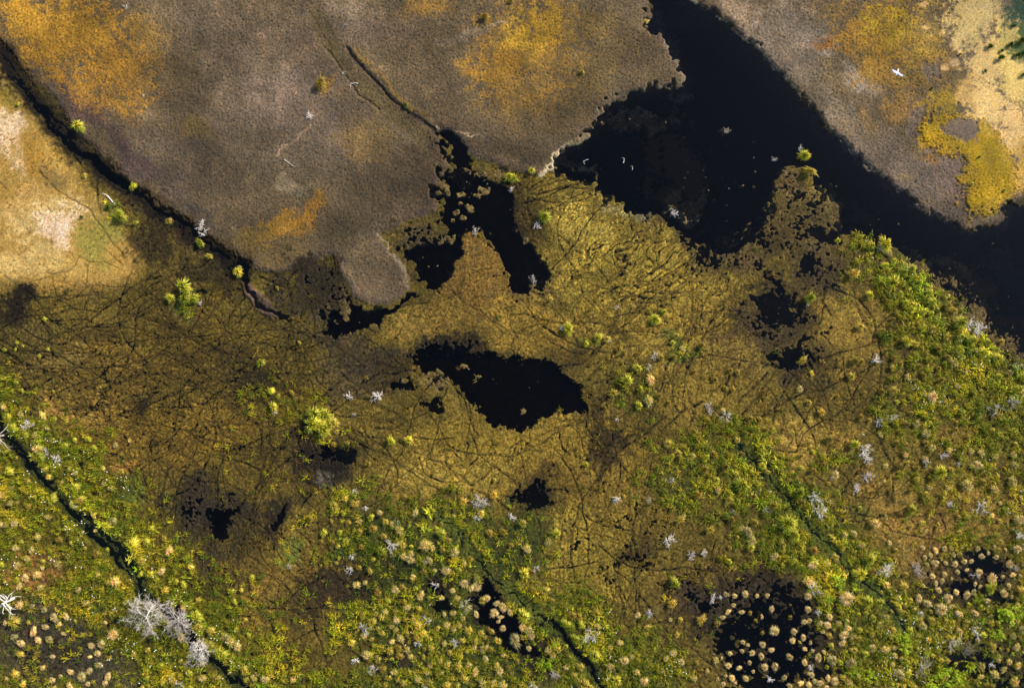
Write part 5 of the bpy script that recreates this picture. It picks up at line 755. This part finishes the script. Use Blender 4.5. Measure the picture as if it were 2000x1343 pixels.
# ------------------------------------------------------------------ grass tussocks, one object each
NM = {'g': 'grass_tussock', 'y': 'grass_tussock', 'p': 'straw_tussock', 'o': 'sedge_tuft', 'd': 'rush_tuft'}
def inpool(x, y):
    return (x > 1400 and x < 1660 and y > 1150) or (x > 1790 and 1050 < y < 1200) or (925 < x < 1050 and 1130 < y < 1270) or (x < 240 and y > 1180)
for p in big:
    k = p[3]; k = 'q' if k == 'p' and (inpool(p[0], p[1]) or rnd.random() < .25) else k; o = bpy.data.objects.new(NM[p[3]], rnd.choice(MESH[k])); COL.objects.link(o); R = p[2]*PXM*.5*(rnd.uniform(.88, 1.2) if k in 'gy' else rnd.uniform(.6, 1.02) if k == 'q' else rnd.uniform(.66, 1.08))
    o.location = (wx(p[0]), wy(p[1]), gz(p[0], p[1], -.03)-.05*R); o.rotation_euler = (rnd.gauss(0, .08), rnd.gauss(0, .08), rnd.uniform(0, 6.28)); e = rnd.uniform(.8, 1.2)
    o.scale = (R*e, R/e, R*rnd.uniform(.8, 1.1)*(1.15 if k == 'p' else 1)); tag(o, p)
Vs, Fs, Cs, Ks, off = [], [], [], [], 0
for p in small:
    V, f, cn, Cc = rnd.choice(VAR['q' if p[3] == 'p' and inpool(p[0], p[1]) else p[3]]); R = p[2]*PXM*.5*rnd.uniform(.7, 1.1); a = rnd.uniform(0, 6.28); e = rnd.uniform(.8, 1.2); x, y = V[:, 0]*R*e, V[:, 1]*R/e
    Vs.append(np.stack([x*math.cos(a)-y*math.sin(a)+wx(p[0]), x*math.sin(a)+y*math.cos(a)+wy(p[1]), V[:, 2]*R*.9+gz(p[0], p[1])-.05*R], -1)); Fs.append(f+off); Ks.append(cn); Cs.append(Cc*math.exp(rnd.gauss(0, .15))); off += len(V)
me = raw_mesh('small_tussocks', np.concatenate(Vs), np.concatenate(Fs), np.concatenate(Ks), False); vcol(me, np.concatenate(Cs).astype(F)); me.materials.append(M_GRASS)
o = bpy.data.objects.new('small_tussocks', me); COL.objects.link(o); o['kind'] = 'stuff'; o['category'] = 'grass'; o['label'] = 'the many smaller sedge tussocks crowding the lower meadows'

# ------------------------------------------------------------------ bare branches
def tubes(segs, sides=4):
    V, f = [], []; P0 = np.array([s[0] for s in segs]); P1 = np.array([s[1] for s in segs]); R0 = np.array([s[2] for s in segs]); R1 = np.array([s[3] for s in segs])
    D_ = P1-P0; D_ = D_/np.maximum(np.linalg.norm(D_, axis=1, keepdims=True), 1e-9); up_ = np.where(np.abs(D_[:, 2:3]) > .9, [[1., 0, 0]], [[0, 0, 1.]]); U = np.cross(D_, up_); U /= np.linalg.norm(U, axis=1, keepdims=True); Wv = np.cross(D_, U)
    n = len(segs); rings = []
    for k in range(sides):
        a = 2*math.pi*k/sides; rings.append((U*math.cos(a)+Wv*math.sin(a)))
    rings = np.stack(rings, 1); A = P0[:, None]+rings*R0[:, None, None]; B = P1[:, None]+rings*R1[:, None, None]; V = np.concatenate([A, B], 1).reshape(-1, 3)
    b0 = np.arange(n)*2*sides; f = []
    for k in range(sides): f.append(np.stack([b0+k, b0+(k+1) % sides, b0+sides+(k+1) % sides, b0+sides+k], -1))
    f = np.stack(f, 1).ravel(); cap = (b0[:, None]+sides+np.arange(sides)[None]).ravel()
    return V, np.concatenate([f, cap]), np.concatenate([np.full(n*sides, 4), np.full(n, sides)])
def grow(segs, p, d, L, r, depth, r_, kids=3, wob=.28, sag=0):
    n = 3 if depth else 2; p = Vector(p); d = Vector(d).normalized(); pts = [p]
    for i in range(n):
        d = (d+Vector((r_.gauss(0, wob), r_.gauss(0, wob), r_.gauss(0, wob*.6)-sag))).normalized(); q_ = p+d*(L/n)
        if q_.z < .02: q_.z = .02
        segs.append((tuple(p), tuple(q_), r*(1-i/n*.6), r*(1-(i+1)/n*.6))); p = q_
        if depth:
            for _ in range(kids):
                s_ = Vector((r_.gauss(0, 1), r_.gauss(0, 1), r_.gauss(0, .5))); s_ = (d*.9+s_.normalized()*.85).normalized(); grow(segs, p, s_, L*r_.uniform(.35, .6), r*.55, depth-1, r_, kids, wob, sag)
def mesh_from(name, segs, mat_, sides=4):
    V, f, c = tubes(segs, sides); me = raw_mesh(name, V, f, c, True); me.materials.append(mat_); return me
shr = []
for v in range(8):
    r_ = random.Random(100+v); segs = []
    n = r_.choice([6, 7, 9, 10]); lean = r_.uniform(0, 6.28)
    for i in range(n):
        a = 6.283*i/n+r_.gauss(0, .35); el = r_.uniform(.2, .8); L = r_.uniform(.6, 1.0)*(1+.3*math.cos(a-lean))
        grow(segs, (0, 0, .02), (math.cos(a)*math.cos(el), math.sin(a)*math.cos(el), math.sin(el)), L*.9, .046, 2, r_, 2, .20)
    shr.append(mesh_from('dead_shrub', segs, M_WHITE, 3))
for p in [p for p in plants if p[3] == 'w']:
    o = bpy.data.objects.new('dead_shrub', rnd.choice(shr)); COL.objects.link(o); R = p[2]*PXM*.5*1.05
    o.location = (wx(p[0]), wy(p[1]), gz(p[0], p[1], -.02)); o.rotation_euler = (0, 0, rnd.uniform(0, 6.28)); e = rnd.uniform(.8, 1.25); o.scale = (R*e, R/e, R*1.0); tag(o, p)
def empty(name, p, z=None, rot=0):
    o = bpy.data.objects.new(name, None); COL.objects.link(o); o.location = (wx(p[0]), wy(p[1]), gz(p[0], p[1], -.25) if z is None else z); o.rotation_euler = (0, 0, rot); o.empty_display_size = .3; tag(o, p); return o
def part(name, me, parent):
    o = bpy.data.objects.new(name, me); COL.objects.link(o); o.parent = parent; return o
for n_, p in enumerate([p for p in plants if p[3] == 't']):
    r_ = random.Random(300+n_); R = p[2]*PXM*.5; root = empty('dead_tree', p); tr_ = []; hgt_ = R*(.9 if R > 1.3 else .6)
    lx, ly = r_.gauss(0, .12), r_.gauss(0, .12); q0 = Vector((0, 0, -.2)); pts = []
    for i in range(5):
        q1 = q0+Vector((lx*R*.4+r_.gauss(0, .04), ly*R*.4+r_.gauss(0, .04), (hgt_+.2)/5)); tr_.append((tuple(q0), tuple(q1), .085*(1-i*.13), .085*(1-(i+1)*.13))); q0 = q1; pts.append(q1)
    me = mesh_from('trunk', tr_, M_WHITE, 8); part('trunk', me, root); segs = []
    grey = R < 1.2 and p[0] > 1000 and False
    for i in range(15):
        a = 6.283*i/15+r_.gauss(0, .3); el = r_.uniform(-.05, .75); s_ = pts[r_.choice([1, 2, 3, 4, 4])]; L = R*r_.uniform(.55, .92)*(1+.2*math.sin(a*2+n_))*math.cos(el*.7)
        grow(segs, s_, (math.cos(a)*math.cos(el), math.sin(a)*math.cos(el), math.sin(el)), L*.8, .026, 3, r_, 2 if R > 1.2 else 1, .2)
    part('crown', mesh_from('crown', segs, M_WHITE if p[0] < 1000 else M_GREY, 3), root)
for n_, p in enumerate([p for p in plants if p[3] == 't2']):
    r_ = random.Random(400+n_); R = p[2]*PXM*.5; root = empty('dead_tree', p); h_ = 1.6
    part('trunk', mesh_from('trunk', [((0, 0, -.2), (.05, .02, h_*.5), .10, .085), ((.05, .02, h_*.5), (.02, .08, h_), .085, .06)], M_WHITE, 8), root); segs = []
    for i in range(9):
        a = 6.283*i/9+r_.gauss(0, .35); el = r_.uniform(0, .5)
        grow(segs, (.03, .05, h_*r_.uniform(.5, 1)), (math.cos(a)*math.cos(el), math.sin(a)*math.cos(el), math.sin(el)), R*r_.uniform(.8, 1.15), .05, 1 if i % 2 else 2, r_, 1, .14)
    part('crown', mesh_from('crown', segs, M_WHITE, 5), root)
stk = []
for v in range(4):
    r_ = random.Random(500+v); segs = []; grow(segs, (-.5, 0, .05), (1, .2, .02), 1.0, .06, 1, r_, 1, .25); stk.append(mesh_from('fallen_stick', segs, M_WHITE, 5))
for p in [p for p in plants if p[3] == 's']:
    o = bpy.data.objects.new('fallen_stick', rnd.choice(stk)); COL.objects.link(o); R = p[2]*PXM*1.1; o.location = (wx(p[0]), wy(p[1]), gz(p[0], p[1], -.01)+.01)
    o.rotation_euler = (0, 0, rnd.uniform(0, 6.28)); o.scale = (R, R, max(R*.7, .4)); tag(o, p)
# ------------------------------------------------------------------ leafy bushes
LEAFV = []
for v in range(4):
    r_ = random.Random(600+v); segs = []; tips = []
    for i in range(9):
        a = 6.283*i/9+r_.gauss(0, .4); el = r_.uniform(.3, 1.2); grow(segs, (0, 0, 0), (math.cos(a)*math.cos(el), math.sin(a)*math.cos(el), math.sin(el)), r_.uniform(.7, 1.0), .022, 1, r_, 2, .3)
    P = np.array([s[1] for s in segs if s[3] < .02 or s[1][2] > .2]); n = 620; base = P[rng.integers(0, len(P), n)]+rng.normal(0, .07, (n, 3)); base[:, 2] = np.maximum(base[:, 2], .06)
    a = rng.uniform(0, 6.28, n); s_ = rng.uniform(.05, .095, n); tilt = rng.normal(0, .4, (n, 2))
    d1 = np.stack([np.cos(a), np.sin(a), tilt[:, 0]], -1)*s_[:, None]; d2 = np.stack([-np.sin(a), np.cos(a), tilt[:, 1]], -1)*s_[:, None]*.6
    V = np.stack([base-d1, base+d2, base+d1, base-d2], 1).reshape(-1, 3); me = raw_mesh('foliage', V, np.arange(n*4), np.full(n, 4), False)
    vcol(me, np.repeat(pal([(156,176,24), (130,160,24), (186,196,40), (110,134,22), (170,170,50)], n, .18), 4, 0)); me.materials.append(M_LEAF); LEAFV.append((mesh_from('stems', segs, M_STEM, 4), me))
for p in [p for p in plants if p[3] == 'l']:
    R = p[2]*PXM*.5; root = empty('leafy_bush', p, gz(p[0], p[1])-.03, rnd.uniform(0, 6.28)); root.scale = (R*rnd.uniform(.85, 1.2), R*rnd.uniform(.85, 1.2), R*.8); s_, f_ = rnd.choice(LEAFV); part('stems', s_, root); part('foliage', f_, root)

# ------------------------------------------------------------------ cotton-grass heads and floating debris (countless)
cd = np.zeros_like(PX)
for (x, y, rx, ry, a, o_) in [(80,870,110,60,40,1), (60,850,60,40,30,1), (120,1010,160,60,40,.5), (220,940,60,40,30,.8), (170,1040,90,60,40,.8), (60,1110,90,80,0,.4), (110,1080,40,30,0,.8), (290,1140,60,40,40,.9), (260,1240,110,60,20,.9), (360,1180,80,50,40,.8), (430,1260,90,50,40,.8), (330,1290,100,50,20,.5), (200,1310,60,40,0,.5), (480,1300,50,40,0,.6),
    (1728,505,30,50,0,1), (1770,545,40,40,20,1), (1860,650,80,60,40,.4), (1980,720,50,50,40,.9), (1820,775,40,30,0,.7), (1780,735,40,40,0,.8), (1900,700,100,50,40,.4), (1690,865,30,20,0,.7), (1900,900,90,60,0,.3), (1950,980,60,30,0,.6), (1830,1220,90,60,0,1), (1880,1240,50,50,0,1), (1760,1220,60,50,0,.8), (1740,1290,50,40,0,.7), (1950,1200,50,40,0,.7),
    (1730,1150,30,30,0,.9), (1600,1250,30,20,0,.5), (860,1180,60,30,0,.3), (780,1270,60,40,0,.3), (1170,1310,80,40,0,.6), (1320,1310,40,30,0,.6), (1780,1330,80,40,0,.5), (1000,1250,30,30,0,.4), (1150,1220,60,50,30,.4), (180,1180,80,50,0,.4), (1500,940,70,50,0,.2), (1850,1110,60,30,0,.2), (1620,990,80,60,30,.25)]:
    s, m_ = blob(x, y, rx*1.1, ry*1.1, a, .8, 1.2); cd[s] = np.maximum(cd[s], m_*o_)
cd = cd*sstep(-.15, .25, N14+N40)*wet
xs, ys, _ = scatter(26000, cd*.42); n = len(xs); r = rng.uniform(.040, .075, n); X, Y = wx(xs), wy(ys); Z = ground_at(xs, ys)+rng.uniform(.25, .5, n)
oc = np.array([(1,0,0), (0,1,0), (-1,0,0), (0,-1,0), (0,0,1), (0,0,-1)], float)*[1, 1, 1.25]; of = np.array([(0,1,4), (1,2,4), (2,3,4), (3,0,4), (1,0,5), (2,1,5), (3,2,5), (0,3,5)])
V = (np.stack([X, Y, Z], -1)[:, None]+oc[None]*r[:, None, None]).reshape(-1, 3); f = (np.arange(n)[:, None, None]*6+of[None]).ravel()
sb = np.stack([X, Y, ground_at(xs, ys)-.02], -1); st = np.stack([sb-[.006, 0, 0], sb+[.006, 0, 0], np.stack([X, Y, Z], -1)], 1).reshape(-1, 3)
me = raw_mesh('cotton_grass', np.concatenate([V, st]), np.concatenate([f, n*6+np.arange(n*3)]), np.full(n*9, 3), True)
m, t, b, o = node_mat('cotton_heads', .9, .1); tc = t.nodes.new('ShaderNodeTexCoord'); nn = noise(t, 30, 2, .5, tc.outputs['Object']); r_ = ramp(t, nn.outputs[0], [(.3, alb(226,218,200)), (.7, alb(250,248,240))]); t.links.new(r_.outputs[0], b.inputs['Base Color']); me.materials.append(m)
o = bpy.data.objects.new('cotton_grass', me); COL.objects.link(o); o['kind'] = 'stuff'; o['category'] = 'cotton grass'; o['label'] = 'white cotton-grass heads dotted over the green meadows'
# flecks of moss and litter afloat
fd = np.zeros_like(PX)
for (x, y, rx, ry, a, o_) in [(1400,350,130,120,0,.35), (1250,230,120,50,0,.5), (1340,400,70,60,30,1), (1130,320,50,30,0,1), (1415,258,22,16,0,3), (1900,560,140,60,30,.9), (1700,450,80,40,20,.5), (1570,410,90,70,0,1.2), (1960,500,60,80,0,.5), (840,500,60,50,0,.4), (950,410,80,50,0,1), (1000,740,130,60,10,.25), (900,700,60,20,0,1.5), (1050,520,40,50,0,.5),
    (950,1180,50,60,0,1), (1500,1240,90,80,0,.6), (1500,600,60,40,0,1), (1130,780,24,30,0,1), (690,620,70,30,0,.5), (900,330,50,40,0,1.2), (1750,430,120,50,40,.25), (1640,350,60,40,0,.2), (1900,1100,60,30,0,.6), (1040,960,50,20,0,2)]:
    s, m_ = blob(x, y, rx, ry, a, .9, 1); fd[s] = np.maximum(fd[s], m_*o_)
fd *= (1-sstep(-.10, -.02, H))*sstep(-.1, .3, N14+.6*N40)
xs, ys, _ = scatter(60000, fd*.22); n = len(xs); k = 6; aa = np.linspace(0, 6.283, k, endpoint=False)[None]+rng.uniform(0, 1, (n, 1)); rr = rng.lognormal(-3.1, .45, n)[:, None]*rng.uniform(.5, 1.2, (n, k))
V = np.stack([wx(xs)[:, None]+rr*np.cos(aa), wy(ys)[:, None]+rr*np.sin(aa), np.full((n, k), .006)+rng.uniform(0, .012, (n, 1))], -1).reshape(-1, 3)
me = raw_mesh('floating_litter', V, np.arange(n*k), np.full(n, k), False); vcol(me, np.repeat(pal([(70,60,38), (56,48,32), (84,74,52), (50,42,28), (110,100,80)], n, .2)/GK, k, 0)); me.materials.append(gm)
o = bpy.data.objects.new('floating_litter', me); COL.objects.link(o); o['kind'] = 'stuff'; o['category'] = 'litter'; o['label'] = 'flecks of moss and plant litter afloat on the dark water'

# ------------------------------------------------------------------ gull in flight over the right bank
def loft(rings):
    n = len(rings[0]); V = [v for r in rings for v in r]; Fc = [[i*n+k, i*n+(k+1) % n, (i+1)*n+(k+1) % n, (i+1)*n+k] for i in range(len(rings)-1) for k in range(n)]
    Fc.append(list(range(n))[::-1]); Fc.append([(len(rings)-1)*n+k for k in range(n)]); return V, Fc
body = []      # y, half width, half height, z
for y, hw, hh, z in [(-.30,.055,.006,.0), (-.24,.060,.010,.0), (-.17,.040,.030,.0), (-.08,.062,.055,.0), (.02,.072,.066,.0), (.10,.062,.058,.005), (.16,.042,.042,.012), (.20,.040,.042,.018), (.24,.040,.040,.02), (.275,.024,.024,.015), (.295,.010,.010,.008), (.335,.004,.006,.002)]:
    body.append([(hw*math.cos(a), y, z+hh*math.sin(a)) for a in np.linspace(0, 6.283, 14, endpoint=False)])
V1, F1 = loft(body); wing = []
for x, yc, ch, th, z in [(-.63,.06,.015,.004,.06), (-.58,.075,.050,.006,.06), (-.48,.10,.095,.010,.07), (-.34,.125,.125,.016,.09), (-.26,.12,.14,.020,.09), (-.14,.07,.155,.026,.06), (0,.04,.15,.034,.03), (.14,.06,.155,.026,.06), (.24,.09,.14,.020,.09), (.33,.065,.125,.016,.09), (.45,-.01,.095,.010,.07), (.54,-.07,.050,.006,.06), (.58,-.11,.015,.004,.06)]:
    wing.append([(x, yc+ch*.5*math.cos(a)*1.5, z+th*math.sin(a)+.012*math.cos(a)) for a in np.linspace(0, 6.283, 12, endpoint=False)])
V2, F2 = loft(wing); me0 = bpy.data.meshes.new('gull_base'); me0.from_pydata(V1+V2, [], F1+[[i+len(V1) for i in f] for f in F2]); me0.update()
tmp = bpy.data.objects.new('gull_base', me0); COL.objects.link(tmp); md = tmp.modifiers.new('r', 'REMESH'); md.mode = 'VOXEL'; md.voxel_size = .007; md.use_smooth_shade = True
dg = bpy.context.evaluated_depsgraph_get(); me = bpy.data.meshes.new_from_object(tmp.evaluated_get(dg)); bpy.data.objects.remove(tmp); me.name = 'gull'
if len(me.vertices) < 100: me = me0
P = np.empty(len(me.vertices)*3, F); me.vertices.foreach_get('co', P); P = P.reshape(-1, 3); cc = np.tile(alb(246,246,248), (len(P), 1)); ax = np.abs(P[:, 0]+.02)
w_ = ax > .075; cc[w_] = alb(196,200,214); cc[ax > .47] = alb(30,30,34); cc[ax > .565] = alb(250,250,250); cc[P[:, 1] > .285] = alb(220,170,40); cc[(np.abs(P[:, 1]-.245) < .008) & (np.abs(ax-.032) < .012) & (P[:, 2] > .02)] = alb(20,20,20)
vcol(me, cc.astype(F)); m, t, b, o = node_mat('gull_feathers', .6, .3); A = attr(t); tc = t.nodes.new('ShaderNodeTexCoord'); nn = noise(t, 40, 3, .5, tc.outputs['Object']); r_ = ramp(t, nn.outputs[0], [(.3, (.9,.9,.9)), (.7, (1.08,1.08,1.08))]); t.links.new(mulc(t, A.outputs['Color'], r_.outputs[0]), b.inputs['Base Color']); me.materials.clear(); me.materials.append(m)
g = bpy.data.objects.new('gull', me); COL.objects.link(g); zb = 7.0; kk = (66.75-zb)/66.75
g.scale = (1.12, 1.12, 1.12); g.location = (wx(1753)*kk, wy(141)*kk, zb); g.rotation_euler = (0, 0, math.atan2(-160, -70)-math.pi/2); g['label'] = 'white gull with grey wings and black wingtips gliding over the orange moss'; g['category'] = 'bird'
